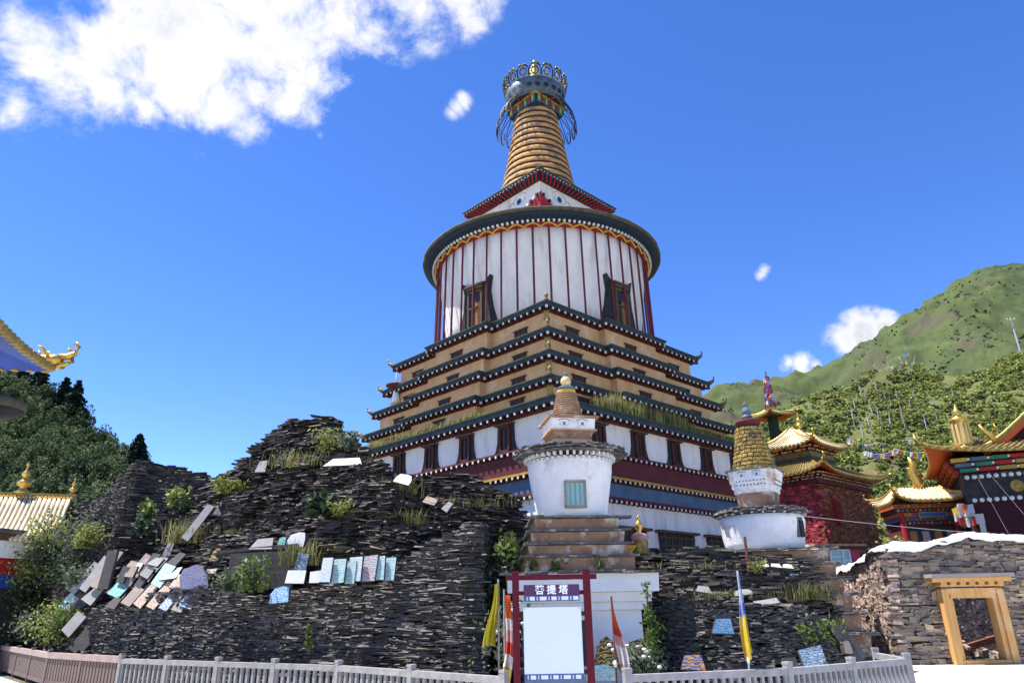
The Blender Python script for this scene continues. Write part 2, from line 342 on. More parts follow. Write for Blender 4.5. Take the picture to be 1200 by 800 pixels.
def np_mesh(name, V, F, mats, midx=None, parent=None, smooth=False):
    """V (n,3), F (m,4) quads"""
    me = bpy.data.meshes.new(name); n, m = len(V), len(F); k = F.shape[1]
    me.vertices.add(n); me.vertices.foreach_set('co', V.astype(np.float32).ravel())
    me.loops.add(m * k); me.loops.foreach_set('vertex_index', F.astype(np.int32).ravel())
    me.polygons.add(m); me.polygons.foreach_set('loop_start', (np.arange(m) * k).astype(np.int32)); me.polygons.foreach_set('loop_total', np.full(m, k, np.int32))
    for x in mats: me.materials.append(MATS[x])
    if midx is not None: me.polygons.foreach_set('material_index', midx.astype(np.int32))
    me.polygons.foreach_set('use_smooth', np.full(m, smooth, dtype=bool))
    me.update(calc_edges=True); me.validate()
    o = bpy.data.objects.new(name, me); col.objects.link(o)
    if parent: o.parent = parent
    return o

def tag(o, label, cat, group=None, kind=None):
    o['label'] = label; o['category'] = cat
    if group: o['group'] = group
    if kind: o['kind'] = kind
    return o
def thing(name, label, cat, loc=(0, 0, 0), rotz=0, group=None):
    o = bpy.data.objects.new(name, None); col.objects.link(o); o.location = loc; o.rotation_euler = (0, 0, rotz); o.empty_display_size = .2
    return tag(o, label, cat, group)
def struct(o): o['kind'] = 'structure'; return o
def part_copy(o, parent, loc=None, rotz=None):
    c = o.copy(); col.objects.link(c); c.parent = parent
    if loc is not None: c.location = loc
    if rotz is not None: c.rotation_euler = (0, 0, rotz)
    for ch in [x for x in bpy.data.objects if x.parent == o]:
        d = ch.copy(); col.objects.link(d); d.parent = c
    return c

def slab_boxes(C, T, Nn, L, W, H, tilt, jit=.14):
    """boxes: centre C, tangent T, normal Nn, sizes; returns V,F"""
    n = len(C); Z = np.cross(T, Nn); Z /= np.linalg.norm(Z, axis=1)[:, None]; Z *= np.sign(Z[:, 2])[:, None]
    T2 = T + Z * tilt[:, None]; T2 /= np.linalg.norm(T2, axis=1)[:, None]
    Z2 = np.cross(Nn, T2); Z2 /= np.linalg.norm(Z2, axis=1)[:, None]; Z2 *= np.sign(Z2[:, 2])[:, None]
    S = np.array([(-1, -1, -1), (1, -1, -1), (1, 1, -1), (-1, 1, -1), (-1, -1, 1), (1, -1, 1), (1, 1, 1), (-1, 1, 1)], float)
    K = S[None] * (1 + rng.uniform(-jit, jit, (n, 8, 3)) * np.array([1, 1, 1.6]))
    V = C[:, None, :] + K[:, :, 0:1] * (T2 * L[:, None] / 2)[:, None, :] + K[:, :, 1:2] * (Nn * W[:, None] / 2)[:, None, :] + K[:, :, 2:3] * (Z2 * H[:, None] / 2)[:, None, :]
    FF = np.array([(0, 3, 2, 1), (4, 5, 6, 7), (0, 1, 5, 4), (1, 2, 6, 5), (2, 3, 7, 6), (3, 0, 4, 7)])
    F = (FF[None] + (np.arange(n) * 8)[:, None, None]).reshape(-1, 4)
    return V.reshape(-1, 3), F

class Sheet:
    """a steep stone face given by plan/height polylines (columns); columns are lists of world points from bottom to top"""
    def __init__(s, cols, zbot=-.1, dist=None):
        s.cols = []
        for c in cols:
            P = [np.array(tuple(p), float) for p in c]
            if P[0][2] > zbot: P = [np.array((P[0][0], P[0][1], zbot))] + P
            for i in range(1, len(P)):
                if P[i][2] <= P[i - 1][2]: P[i][2] = P[i - 1][2] + .002
            s.cols.append(np.array(P))
        s.zt = np.array([c[-1, 2] for c in s.cols])
        mids = np.array([c[len(c) // 2][:2] for c in s.cols]); d = np.linalg.norm(np.diff(mids, axis=0), axis=1)
        s.u = np.concatenate([[0], np.cumsum(np.maximum(d, .05))])
    def pos(s, u, z):
        u = np.clip(u, 0, s.u[-1] - 1e-6); i = np.searchsorted(s.u, u, 'right') - 1; t = (u - s.u[i]) / (s.u[i + 1] - s.u[i])
        X = np.zeros((len(u), 2))
        for k in range(len(s.cols) - 1):
            m = i == k
            if not m.any(): continue
            for kk, w in ((k, 1 - t[m]), (k + 1, t[m])):
                c = s.cols[kk]; zz = np.minimum(z[m], c[-1, 2])
                X[m, 0] += w * np.interp(zz, c[:, 2], c[:, 0]); X[m, 1] += w * np.interp(zz, c[:, 2], c[:, 1])
        return X
    def top(s, u): return np.interp(u, s.u, s.zt)

def stone_face(sheet, lay=(.05, .09), length=(.25, .7), depth=.35, protr=.10, yaw=.22, tilt=.05, zmin=-.1, ragged=.08, skip=None, wav=.06, seed=0, gapfrac=.03, step=.75, bulge=0, jit=.14):
    rg = np.random.default_rng(seed); C = []; T = []; Nn = []; Ls = []; Ws = []; Hs = []; Ti = []
    z = zmin; zmax = sheet.zt.max() + .1; ph = rg.uniform(0, 6, 4)
    while z < zmax:
        h = rg.uniform(*lay); u = -rg.uniform(0, .4)
        us = []; ls = []
        while u < sheet.u[-1] + .1:
            l = rg.uniform(*length) * (1.6 if rg.random() < .08 else 1); us.append(u + l / 2); ls.append(l); u += l * step
        us = np.array(us); ls = np.array(ls)
        zz = z + wav * (np.sin(us * .9 + ph[0]) + .6 * np.sin(us * 2.3 + ph[1]) + .5 * np.sin(us * .35 + z * .8 + ph[2])) + rg.uniform(-.015, .015, len(us))
        tp = sheet.top(us) + ragged * (np.sin(us * 3.1 + ph[3]) * .5 + rg.uniform(-1, .6, len(us)))
        ok = (zz < tp) & (us > -.02) & (us < sheet.u[-1] + .02) & (rg.random(len(us)) > gapfrac)
        us, ls, zz = us[ok], ls[ok], zz[ok]
        if len(us):
            p = sheet.pos(us, zz); e = .12; q = sheet.pos(us + e, zz) - sheet.pos(us - e, zz)
            q /= np.maximum(np.linalg.norm(q, axis=1), 1e-6)[:, None]
            a = rg.normal(0, yaw, len(us)); ca, sa = np.cos(a), np.sin(a)
            t = np.stack([q[:, 0] * ca - q[:, 1] * sa, q[:, 0] * sa + q[:, 1] * ca], 1); n = np.stack([t[:, 1], -t[:, 0]], 1)
            pr = rg.uniform(-.5, 1, len(us)) ** 3 * protr
            if bulge: pr = pr + bulge * np.array([mnoise.noise(Vector((a_ * .75, b_ * 1.5, seed))) + .6 * mnoise.noise(Vector((a_ * 2.1, b_ * 4.5, seed + 5))) for a_, b_ in zip(us, zz)])
            c = np.stack([p[:, 0] + n[:, 0] * (pr - depth / 2), p[:, 1] + n[:, 1] * (pr - depth / 2), zz], 1)
            keep = np.ones(len(us), bool)
            if skip is not None: keep = ~skip(c)
            k = keep
            C.append(c[k]); T.append(np.concatenate([t[k], np.zeros((k.sum(), 1))], 1)); Nn.append(np.concatenate([n[k], np.zeros((k.sum(), 1))], 1))
            Ls.append(ls[k]); Ws.append(np.full(k.sum(), depth)); Hs.append(np.full(k.sum(), h) * rg.uniform(.7, 1.15, k.sum()) * np.where(rg.random(k.sum()) < .05, 1.9, 1)); Ti.append(rg.normal(0, tilt, k.sum()))
        z += h * .92
    return slab_boxes(*[np.concatenate(x) for x in (C, T, Nn, Ls, Ws, Hs, Ti)], jit)

def core_grid(sheet, inset=.22, nu=60, nz=40, zmin=-.1, skip=None):
    us = np.linspace(0, sheet.u[-1] - 1e-4, nu); V = []
    for u in us:
        zt = float(sheet.top(u)) - .12
        for j in range(nz):
            z = zmin + (zt - zmin) * j / (nz - 1); a = np.array([u]); p = sheet.pos(a, np.array([z]))[0]; q = (sheet.pos(a + .12, np.array([z])) - sheet.pos(a - .12, np.array([z])))[0]
            q /= max(np.linalg.norm(q), 1e-6); V.append((p[0] - q[1] * inset, p[1] + q[0] * inset, z))
    F = [(i * nz + j, (i + 1) * nz + j, (i + 1) * nz + j + 1, i * nz + j + 1) for i in range(nu - 1) for j in range(nz - 1)]
    V = np.array(V); F = np.array(F)
    # heap top: a sheet running back from the crest
    top = np.array([V[i * nz + nz - 1] for i in range(nu)]); n0 = len(V)
    back = top + np.array([0, 1.6, -.5]); V = np.concatenate([V, back])
    F2 = np.array([(i * nz + nz - 1, (i + 1) * nz + nz - 1, n0 + i + 1, n0 + i) for i in range(nu - 1)])
    return V, np.concatenate([F, F2])

def joinVF(lst):
    V = []; F = []; Mi = []; o = 0
    for v, f, m in lst: V.append(v); F.append(f + o); Mi.append(np.full(len(f), m)); o += len(v)
    return np.concatenate(V), np.concatenate(F), np.concatenate(Mi)

def leaf_quads(C, size, rg, up=.0, aspect=1.0):
    """random oriented leaf quads at centres C"""
    n = len(C); q = rg.normal(size=(n, 3)); q[:, 2] += up * 1.6; q /= np.linalg.norm(q, axis=1)[:, None]
    a = np.cross(q, rg.normal(size=(n, 3))); a /= np.linalg.norm(a, axis=1)[:, None]; b = np.cross(q, a)
    s = size * rg.uniform(.6, 1.3, n)
    A = a * (s * aspect)[:, None]; B = b * s[:, None]
    V = np.stack([C - A * .5, C + B * .5, C + A * .5, C - B * .5], 1).reshape(-1, 3)
    return V, np.arange(n * 4).reshape(n, 4)

# ================================================================== SETTING
def hill_sheet(name, cols, matn, nu=140, nz=70, amp=1.0, scale=.05, ext=None, seed=0, back=None):
    """terrain: columns of world points from foot to crest, then falling away behind"""
    cols = [np.array([(c[0][0] * .9, c[0][1] * .9, -1.0)] + [tuple(p) for p in c]) for c in cols]
    n = 24; Q = []
    for c in cols:
        d = np.concatenate([[0], np.cumsum(np.linalg.norm(np.diff(c, axis=0), axis=1))]); t = np.linspace(0, d[-1], n)
        Q.append(np.stack([np.interp(t, d, c[:, k]) for k in range(3)], 1))
    Q = np.array(Q)
    ui = np.linspace(0, len(cols) - 1, nu); vi = np.linspace(0, n - 1, nz); P = np.zeros((nu, nz, 3))
    for a, u in enumerate(ui):
        i = min(int(u), len(cols) - 2); t = u - i; c = Q[i] * (1 - t) + Q[i + 1] * t
        for k in range(3): P[a, :, k] = np.interp(vi, np.arange(n), c[:, k])
    for a in range(nu):
        for b in range(nz):
            p = Vector(P[a, b]) * scale
            w = min(1, b / 6)
            P[a, b, 2] += w * amp * (mnoise.fractal(p + Vector((seed, 0, 0)), 1.0, 2.1, 5) + .25 * mnoise.fractal(p * 5, 1.0, 2.0, 4))
    nb = 6; crest = P[:, -1]; prev = P[:, -1] - P[:, -4]
    dirn = np.array(back if back else (0.25, 1.0, -.35)); span = np.linalg.norm(P[:, -1] - P[:, 0], axis=1).mean()
    rows = [P] + [np.stack([crest + dirn * span * .25 * (k + 1) for k in range(nb)], 1)]
    P = np.concatenate(rows, 1); nz2 = P.shape[1]
    F = np.array([(i * nz2 + j, (i + 1) * nz2 + j, (i + 1) * nz2 + j + 1, i * nz2 + j + 1) for i in range(nu - 1) for j in range(nz2 - 1)])
    o = np_mesh(name, P.reshape(-1, 3), F, [matn], smooth=True)
    struct(o); return P[:, :nz]

def build_setting():
    g = MB().mat('earth'); g.grid([[(x, y, -.02) for y in np.linspace(-200, 3000, 30)] for x in np.linspace(-2500, 2500, 30)]); struct(g.build('ground'))
    p = MB().mat('pavement'); F = FENCE
    outer = [(-40, -30), (40, -30), (40, 22.6), (13, 22.97), (11.0, 23.2), (10.8, 21), (7.6, 17.0), (7.25, 14.0)]
    inner = [(F[-2][0] + .1, F[-2][1] - .12)] + [(x, y - .12) for x, y in reversed(F[:-2])]
    poly = outer + [(7.0, 13.6)] + [(4, 11.95), (1.6, 11.2), (-.2, 11.25), (-3.4, 14.3), (-9.35, 17.9), (-12.7, 20.6), (-22.5, 31.5), (-60, 62), (-60, -30)]
    n = len(poly); p.add([(x, y, -.012) for x, y in poly], [tuple(range(n))]); struct(p.build('pavement'))

FENCE = [(-22.3, 31.8), (-12.6, 20.8), (-9.25, 18.1), (-3.35, 14.55), (-.2, 11.5), (1.6, 11.45), (4.2, 12.15), (6.9, 13.8), (7.15, 15.5)]
build_setting()

def A(*l): return [at(*p) for p in l]
far = hill_sheet('mountain', [A((560, 640, 250), (560, 560, 420), (560, 520, 520)), A((700, 640, 240), (700, 545, 420), (700, 500, 520)), A((800, 640, 230), (810, 540, 380), (815, 472, 500)), A((860, 640, 230), (860, 520, 380), (850, 452, 500)),
    A((900, 640, 230), (900, 520, 380), (890, 440, 510)), A((940, 640, 230), (940, 520, 380), (945, 432, 520)), A((985, 640, 230), (985, 500, 380), (985, 418, 520)), A((1020, 640, 230), (1020, 480, 390), (1022, 392, 520)),
    A((1060, 640, 230), (1060, 470, 380), (1062, 364, 530)), A((1085, 640, 230), (1095, 460, 370), (1088, 348, 540)), A((1110, 640, 230), (1150, 460, 340), (1115, 325, 550)), A((1150, 640, 230), (1180, 470, 330), (1155, 313, 560)),
    A((1200, 640, 230), (1230, 460, 330), (1200, 308, 565)), A((1300, 640, 230), (1300, 440, 360), (1290, 300, 570)), A((1500, 640, 230), (1500, 420, 360), (1500, 310, 580))],
    'grass_hill', nu=240, nz=110, amp=11, scale=.02, seed=3)
near = hill_sheet('hillside', [A((690, 660, 64), (690, 600, 75), (690, 570, 90)), A((780, 660, 60), (780, 590, 75), (790, 535, 95)), A((840, 660, 60), (840, 560, 78), (840, 520, 100)), A((870, 660, 60), (870, 550, 80), (880, 505, 105)),
    A((930, 660, 60), (930, 540, 82), (930, 478, 108)), A((985, 660, 60), (985, 530, 84), (985, 455, 110)), A((1030, 660, 58), (1030, 520, 84), (1030, 434, 118)), A((1060, 660, 58), (1060, 520, 84), (1062, 430, 118)),
    A((1090, 660, 58), (1090, 520, 82), (1090, 440, 112)), A((1130, 660, 56), (1130, 520, 80), (1130, 441, 108)), A((1170, 660, 56), (1170, 510, 80), (1170, 425, 106)), A((1200, 660, 56), (1200, 500, 80), (1200, 408, 106)), A((1320, 660, 56), (1320, 480, 80), (1320, 360, 108)),
    A((1500, 660, 56), (1500, 460, 80), (1500, 330, 110))], 'grass_near', nu=150, nz=70, amp=1.3, scale=.09, seed=9)
wood = hill_sheet('forest_hill', [A((-500, 640, 70), (-500, 420, 105), (-500, 300, 140)), A((-200, 640, 66), (-200, 460, 100), (-200, 360, 130)), A((0, 650, 62), (0, 520, 90), (0, 430, 116)), A((50, 650, 60), (50, 530, 88), (50, 462, 110)),
    A((100, 650, 58), (100, 570, 82), (100, 512, 100)), A((140, 650, 58), (140, 590, 78), (140, 540, 94)), A((175, 650, 58), (175, 610, 74), (180, 566, 88)), A((260, 650, 58), (260, 620, 72), (260, 600, 84)), A((420, 660, 58), (420, 640, 70), (420, 630, 80))],
    'forest_floor', nu=90, nz=50, amp=1.2, scale=.07, seed=5, back=(-.3, 1, -.3))

def grid_point(P, u, v):
    nu, nz = P.shape[:2]; i, j = u * (nu - 1), v * (nz - 1); a, b = min(int(i), nu - 2), min(int(j), nz - 2); s, t = i - a, j - b
    return (P[a, b] * (1 - s) + P[a + 1, b] * s) * (1 - t) + (P[a, b + 1] * (1 - s) + P[a + 1, b + 1] * s) * t

def crown_points(n, r, h, rg, lobes=6):
    """leaf centres in an uneven crown of several lobes"""
    c = rg.normal(size=(lobes, 3)) * np.array([r * .5, r * .5, h * .26]); rad = rg.uniform(.35, .62, lobes)
    k = rg.integers(0, lobes, n); d = rg.normal(size=(n, 3)); d /= np.linalg.norm(d, axis=1)[:, None]
    q = rg.uniform(.55, 1.0, n) ** .6
    return c[k] + d * (q * rad[k])[:, None] * np.array([r, r, h * .55])

def build_wood():
    rg = np.random.default_rng(21); lst = []
    for i in range(1050):
        u, v = rg.uniform(.08, .69), rg.random() ** .8
        p = grid_point(wood, u, min(v, .985)); r = rg.uniform(.9, 1.75); h = r * rg.uniform(1.6, 2.4)
        C = crown_points(330, r * .8, h, rg, 3) + p + np.array([0, 0, h * .55])
        V, F = leaf_quads(C, .24, rg, .55); lst.append((V, F, int(rg.integers(0, 3))))
    V, F, Mi = joinVF(lst)
    o = np_mesh('distant_wood', V, F, ['leaf_forest', 'leaf_forest_light', 'leaf_forest_mid'], Mi); tag(o, 'dense dark green wood covering the hill on the left', 'woodland', kind='stuff')
build_wood()

def conifer(name, label, base, h, r, seed, group=None):
    rg = np.random.default_rng(seed); t = thing(name, label, 'tree', tuple(base), group=group)
    tr = MB().mat('bark'); tr.tube([(0, 0, -.6), (0, 0, h * .5), (0, 0, h)], [h * .022, h * .014, .02], 6); tr.build('trunk', t)
    C = []
    nw = 11
    for k in range(nw):
        f = k / (nw - 1); z = h * (.16 + .82 * f); rr = r * (1 - f) ** .8 + .12
        nb = max(5, int(10 * (1 - f) + 4))
        for b in range(nb):
            a = rg.uniform(0, 2 * PI); l = rr * rg.uniform(.7, 1.1)
            for q in np.linspace(.15, 1, 7):
                for w in range(5): C.append((math.cos(a) * l * q + rg.normal(0, .1), math.sin(a) * l * q + rg.normal(0, .1), z - .28 * l * q * q + rg.normal(0, .1)))
    V, F = leaf_quads(np.array(C), .34, rg, -.6, 1.5)
    np_mesh('crown', V, F, ['leaf_conifer'], parent=t); return t
for px, py, Y, h, r, lab in ((40, 476, 106, 7.2, 2.6, 'broad dark conifer on the wooded hill just under the golden dragon eave'),
                             (20, 470, 108, 6.4, 2.3, 'dark conifer half behind the eave at the left edge'),
                             (69, 488, 98, 5.6, 2.0, 'left one of two short dark conifers on the skyline of the wood'),
                             (83, 496, 97, 6.2, 2.1, 'right one of two short dark conifers on the skyline of the wood'),
                             (157, 556, 82, 4.6, 1.6, 'lone small dark conifer beside the top of the pointed slate wall')):
    conifer('conifer_tree', lab, at(px, py, Y), h, r, px)

def build_shrubs():
    rg = np.random.default_rng(5); lst = []; lst2 = []
    for i in range(7000):
        u, v = rg.uniform(.12, .95), rg.random()
        if mnoise.noise(Vector((u * 22, v * 9, 4))) < -.24: continue
        p = grid_point(near, u, min(v, .99)); r = rg.uniform(.22, .68) * (1.9 if rg.random() < .07 else 1)
        C = crown_points(34 if r < .7 else 90, r, r * 1.15, rg, 4) + p + np.array([0, 0, r * .35])
        V, F = leaf_quads(C, .30, rg, .8); (lst2 if rg.random() < .16 else lst).append((V, F, 0))
    V, F, Mi = joinVF(lst + [(v, f, 1) for v, f, m in lst2])
    o = np_mesh('hillside_scrub', V, F, ['leaf_shrub', 'leaf_dark'], Mi); tag(o, 'low green scrub covering the near hillside behind the temples', 'scrub', kind='stuff')
    lst = []
    for i in range(1700):
        u, v = rg.uniform(.2, .95), rg.uniform(.2, .98)
        if mnoise.noise(Vector((u * 9, v * 6, 1))) < -.02: continue
        p = grid_point(far, u, v); r = rg.uniform(1.6, 3.4) if rg.random() < .14 else rg.uniform(.5, 1.2)
        C = crown_points(60, r * .8, r * 1.1, rg, 2) + p + np.array([0, 0, r * .15]); V, F = leaf_quads(C, .7, rg, .5); lst.append((V, F, 0))
    V, F, Mi = joinVF(lst)
    o = np_mesh('mountain_scrub', V, F, ['leaf_dark'], Mi); tag(o, 'scattered dark bushes dotting the far green mountain', 'scrub', kind='stuff')
build_shrubs()

# ================================================================== THE GREAT STUPA
def ngon(r, n, a0=0): return [(r * math.cos(a0 + 2 * PI * i / n), r * math.sin(a0 + 2 * PI * i / n)) for i in range(n)]
def redent(s, b, c):
    """square of half side s with each face's middle standing b proud; corner runs of length c"""
    e = s - c; out = []
    for k in range(4):
        a = k * PI / 2; ca, sa = math.cos(a), math.sin(a)
        for x, y in ((-s, -s), (-e, -s), (-e, -s - b), (e, -s - b), (e, -s)): out.append((x * ca - y * sa, x * sa + y * ca))
    return out

BEAMS = []
def rafters(poly, z, spacing, inset, length=.55, w=.15):
    """beam ends under a cornice along every edge of poly, running inward"""
    n = len(poly)
    for i in range(n):
        a = Vector((*poly[i], 0)); b = Vector((*poly[(i + 1) % n], 0)); d = b - a; L = d.length
        if L < .8: continue
        d.normalize(); nin = Vector((-d.y, d.x, 0)); k = max(1, int(L / spacing)); ang = math.atan2(d.y, d.x)
        for j in range(1, k):
            p = a + d * (L * j / k) + nin * (inset + length / 2); BEAMS.append((p.x, p.y, z, length, w, ang))
    for x, y in poly:      # corner beams, set diagonally
        v = Vector((x, y, 0)); u = v.normalized(); L = math.hypot(x, y)
        p = u * (L - inset * 1.4 - length * .5); BEAMS.append((p.x, p.y, z - .01, length, w * 1.15, math.atan2(u.y, u.x) + PI / 2))
def beam_into(m, x, y, z, length, w, ang):
    Q = Matrix.Rotation(ang, 3, 'Z'); c = Vector((x, y, z)); m.mat('rafter'); m.box(c, (w, length, w * 1.05), ang); m.mat('rafter_end'); m.box(c + Q @ Vector((0, -length / 2 - .012, 0)), (w * .82, .03, w * .86), ang)
def build_beams(S):
    Q = Matrix.Rotation(R(43.5), 3, 'Z')
    def key(b):
        p = Q @ Vector(b[:3]) + Vector((2, 42, -1.7)); facing = (Q @ Matrix.Rotation(b[5], 3, 'Z') @ Vector((0, -1, 0))).dot(-p.normalized())
        return -(b[4] * max(facing, 0) / p.length) * (1 if b[2] > 9.5 or abs(p.x - 1.5) > 2.5 else .2)
    BEAMS.sort(key=key); proto = {}
    for b in BEAMS[:100]:
        k = (round(b[3], 3), round(b[4], 3))
        if k not in proto:
            m = MB(); beam_into(m, 0, 0, 0, b[3], b[4], 0); proto[k] = m.build('rafter', S, b[:3], b[5])
        else: part_copy(proto[k], S, b[:3], b[5])
    m = MB()
    for b in BEAMS[100:]: beam_into(m, *b)
    m.build('rafter_rows', S)['kind'] = 'stuff'

def build_great_stupa():
    S = thing('great_stupa', 'huge white and ochre stupa with stepped tiers, a white drum and a tall ringed spire', 'stupa', (2.0, 42, 0), R(43.5))
    def part(mb, name, parent=S, **k): return mb.build(name, parent, **k)
    # ---- base storey
    hw = 8.35
    b = MB().mat('plaster'); b.prism([(-hw - .25, -hw - .25), (hw + .25, -hw - .25), (hw + .25, hw + .25), (-hw - .25, hw + .25)], -.1, 6.2, [(-hw, -hw), (hw, -hw), (hw, hw), (-hw, hw)])
    b.prism([(-hw + .03, -hw + .03), (hw - .03, -hw + .03), (hw - .03, hw - .03), (-hw + .03, hw - .03)], 6.2, 10.1)
    part(b, 'base_wall')
    def band(name, mats, z0, z1, out):
        m = MB().mat(mats); s = hw + out; m.prism([(-s, -s), (s, -s), (s, s), (-s, s)], z0, z1); return part(m, name)
    sq = lambda s: [(-s, -s), (s, -s), (s, s), (-s, s)]
    band('blue_frieze', 'blue_band', 6.42, 7.06, .07); band('lower_moulding', 'maroon', 6.30, 6.42, .22); band('middle_moulding', 'yellow_line', 7.24, 7.34, .26); band('maroon_frieze', 'maroon', 7.34, 8.2, .20); band('upper_moulding', 'maroon', 8.30, 8.40, .36); band('frieze_ledge', 'maroon', 7.06, 7.09, .2)
    for z, out, sp in ((6.22, .24, .36), (7.16, .26, .36), (8.25, .36, .40)):
        rafters(sq(hw + out), z, sp, 0, .24, .13)
    # ---- cornices
    def cornice(poly_fn, z, spacing=.42, thick=.22):
        m = MB().mat('teal_fascia'); m.prism(poly_fn(-.10), z - thick, z - .10, poly_fn(-.04)); m.prism(poly_fn(0), z - .10, z - .05)
        m.mat('mossy_edge'); m.prism(poly_fn(.02), z - .05, z)
        m.mat('maroon'); m.prism(poly_fn(-.42), z - thick - .18, z - thick + .02)
        rafters(poly_fn(-.10), z - thick - .08, spacing, 0, .5, .135); return part(m, 'cornice')
    cornice(lambda o: sq(8.95 + o), 10.35, .46, .28)
    tiers = [(16.16, 6.82), (14.52, 7.21), (13.12, 7.63), (11.72, 8.02)]
    zlow = [14.5, 13.1, 11.7, 10.33]
    for (zt, s), zl in zip(tiers, zlow):
        c = s * .60
        cornice(lambda o, s=s, c=c: redent(s + o, .42, c), zt)
        w = MB().mat('clay'); w.prism(redent(s - .46, .40, c), zl, zt - .36); wo = part(w, 'tier_wall')
        zc = zl + .52 * (zt - zl - .5) + .05
        sw = s - .46
        for k in range(4):
            a = k * PI / 2
            for x in (-sw + c * .45, -.1 + random.uniform(-.2, .2), sw - c * .45):
                y = -sw - (.40 if abs(x) < sw - c else 0)
                hh = .22 if zl > 10.5 else .52; ww = .85
                v = MB().mat('window_black'); v.box((0, -.02, 0), (ww, .10, hh)); v.mat('old_wood'); v.box((0, -.05, hh / 2 + .035), (ww + .22, .14, .06)); v.box((0, -.04, -hh / 2 - .02), (ww + .08, .10, .04))
                v.mat('frame_wood'); v.box((-ww / 2 + .04, -.06, 0), (.09, .1, hh)); v.box((ww / 2 - .04, -.06, 0), (.09, .1, hh)); v.box((0, -.055, 0), (.07, .08, hh))
                part(v, 'vent', loc=(x * math.cos(a) - y * math.sin(a), x * math.sin(a) + y * math.cos(a), zc), rotz=a)
        # gilt corner figure standing on the corner of each cornice
        for k in range(4):
            a = -3 * PI / 4 + k * PI / 2; q = (s - .12) * 1.414
            m = MB().mat('dull_gold', True)
            if k == 0: m.lathe([(.10, 0), (.12, .06), (.06, .14), (.11, .24), (.10, .34), (.03, .42), (0, .46)], 8)
            else: m.tube([(0, 0, 0), (.16, 0, .05), (.30, 0, .16), (.36, 0, .34), (.30, 0, .42)], [.13, .12, .09, .05, .02], 7); m.box((-.1, 0, .02), (.4, .24, .10))
            part(m, 'corner_figure', loc=(q * math.cos(a), q * math.sin(a), zt), rotz=a)
            if k == 0:
                m = MB().mat('gold_paint'); m.box((0, 0, 0), (.10, .26, .34)); m.mat('dull_gold'); m.box((0, 0, .2), (.14, .3, .07)); m.box((0, 0, -.2), (.14, .3, .07))
                q2 = (s - .46) * 1.414 + .05; part(m, 'corner_bracket', loc=(q2 * math.cos(a), q2 * math.sin(a), zt - .62), rotz=a)
    # ---- storey windows with flared black surrounds
    def win(x, y, a):
        o = MB().mat('window_black'); H = 1.30; z0 = 8.42
        o.extrude_y([(-.84, z0), (-.66, z0 + .22), (-.56, z0 + .6), (-.53, z0 + H), (.53, z0 + H), (.56, z0 + .6), (.66, z0 + .22), (.84, z0)], -.05, .05); o.mat('old_wood'); o.box((0, -.10, z0 + H + .05), (1.15, .3, .09))
        w = part(o, 'window', loc=(x, y, 0), rotz=a)
        f = MB().mat('frame_wood'); f.box((-.30, -.09, z0 + H * .52), (.14, .14, H * .92)); f.box((.30, -.09, z0 + H * .52), (.14, .14, H * .92)); f.box((0, -.09, z0 + H - .06), (.74, .14, .12)); f.box((0, -.09, z0 + .1), (.74, .14, .12)); f.box((.02, -.07, z0 + H * .5), (.07, .08, H * .8)); part(f, 'frame', w)
        p = MB().mat('pane'); p.box((0, -.055, z0 + H * .52), (.48, .02, H * .8)); part(p, 'pane', w)
    for k in range(5): win(-5.3 + 3.03 * k, -hw, 0)
    for k in range(5): win(-hw, -5.39 + 2.87 * k, -PI / 2)
    for x, wd in ((.1, 2.9), (4.0, 2.4), (-3.6, 2.4)):       # latticed ground windows low on the wall
        o = MB().mat('window_black'); o.box((0, 0, 0), (wd, .12, 1.5)); o.mat('old_wood'); o.box((0, -.1, .8), (wd + .5, .3, .12)); o.box((0, -.04, -.8), (wd + .2, .2, .1))
        for i in range(5): o.box((-wd / 2 + wd * (i + .5) / 5, -.08, 0), (.08, .06, 1.46))
        for j in range(4): o.box((0, -.075, -.6 + .38 * j), (wd, .05, .07))
        part(o, 'lattice_window', loc=(x, -hw - .12, 4.3))
    # ---- drum
    ZD = 16.1
    d = MB().mat('plaster', True); d.lathe([(5.9, ZD), (6.12, 17.5), (6.35, 19.2), (6.55, 21), (6.64, 22.2)], 72); dr = part(d, 'drum')
    for az in (-37.5, 39.8):
        # local angle measured so that the window faces the right way after the stupa's turn
        a = R(az) - R(43.5); r = 6.15; x, y = r * math.sin(a), -r * math.cos(a)
        o = MB().mat('window_black'); o.extrude_y([(-1.65, ZD), (-1.36, 16.9), (-1.12, 18), (-1.05, 18.9), (-1.32, 19.75), (-.9, 19.42), (.9, 19.42), (1.32, 19.75), (1.05, 18.9), (1.12, 18), (1.36, 16.9), (1.65, ZD)], -.46, .5)
        w = part(o, 'drum_window', loc=(x, y, 0), rotz=a); w.scale = (.80, 1, .985)
        f = MB().mat('old_wood'); f.box((-.60, -.50, 17.5), (.15, .12, 2.9)); f.box((.60, -.50, 17.5), (.15, .12, 2.9)); f.box((0, -.50, 18.9), (1.3, .12, .16)); f.box((0, -.52, 19.1), (1.5, .2, .14)); f.box((0, -.54, 19.27), (1.68, .26, .12)); f.box((0, -.50, 17.9), (1.1, .1, .1)); part(f, 'frame', w)
        p = MB().mat('orange_wood'); p.box((.25, -.46, 17.2), (.5, .06, 2.0)); p.mat('pane'); p.box((-.26, -.455, 17.2), (.46, .05, 2.0)); p.box((0, -.455, 18.4), (1, .05, .85)); part(p, 'shutter', w)
    # posts round the drum
    po = None; NP = 46
    for i in range(NP):
        a = 2 * PI * i / NP + .02
        if po is None:
            m = MB().mat('post_red'); m.tube([(6.86, 0, 16.1), (6.80, 0, 19.2), (6.74, 0, 22.35)], .062, 6); po = part(m, 'post', rotz=a)
        else: part_copy(po, S, rotz=a)
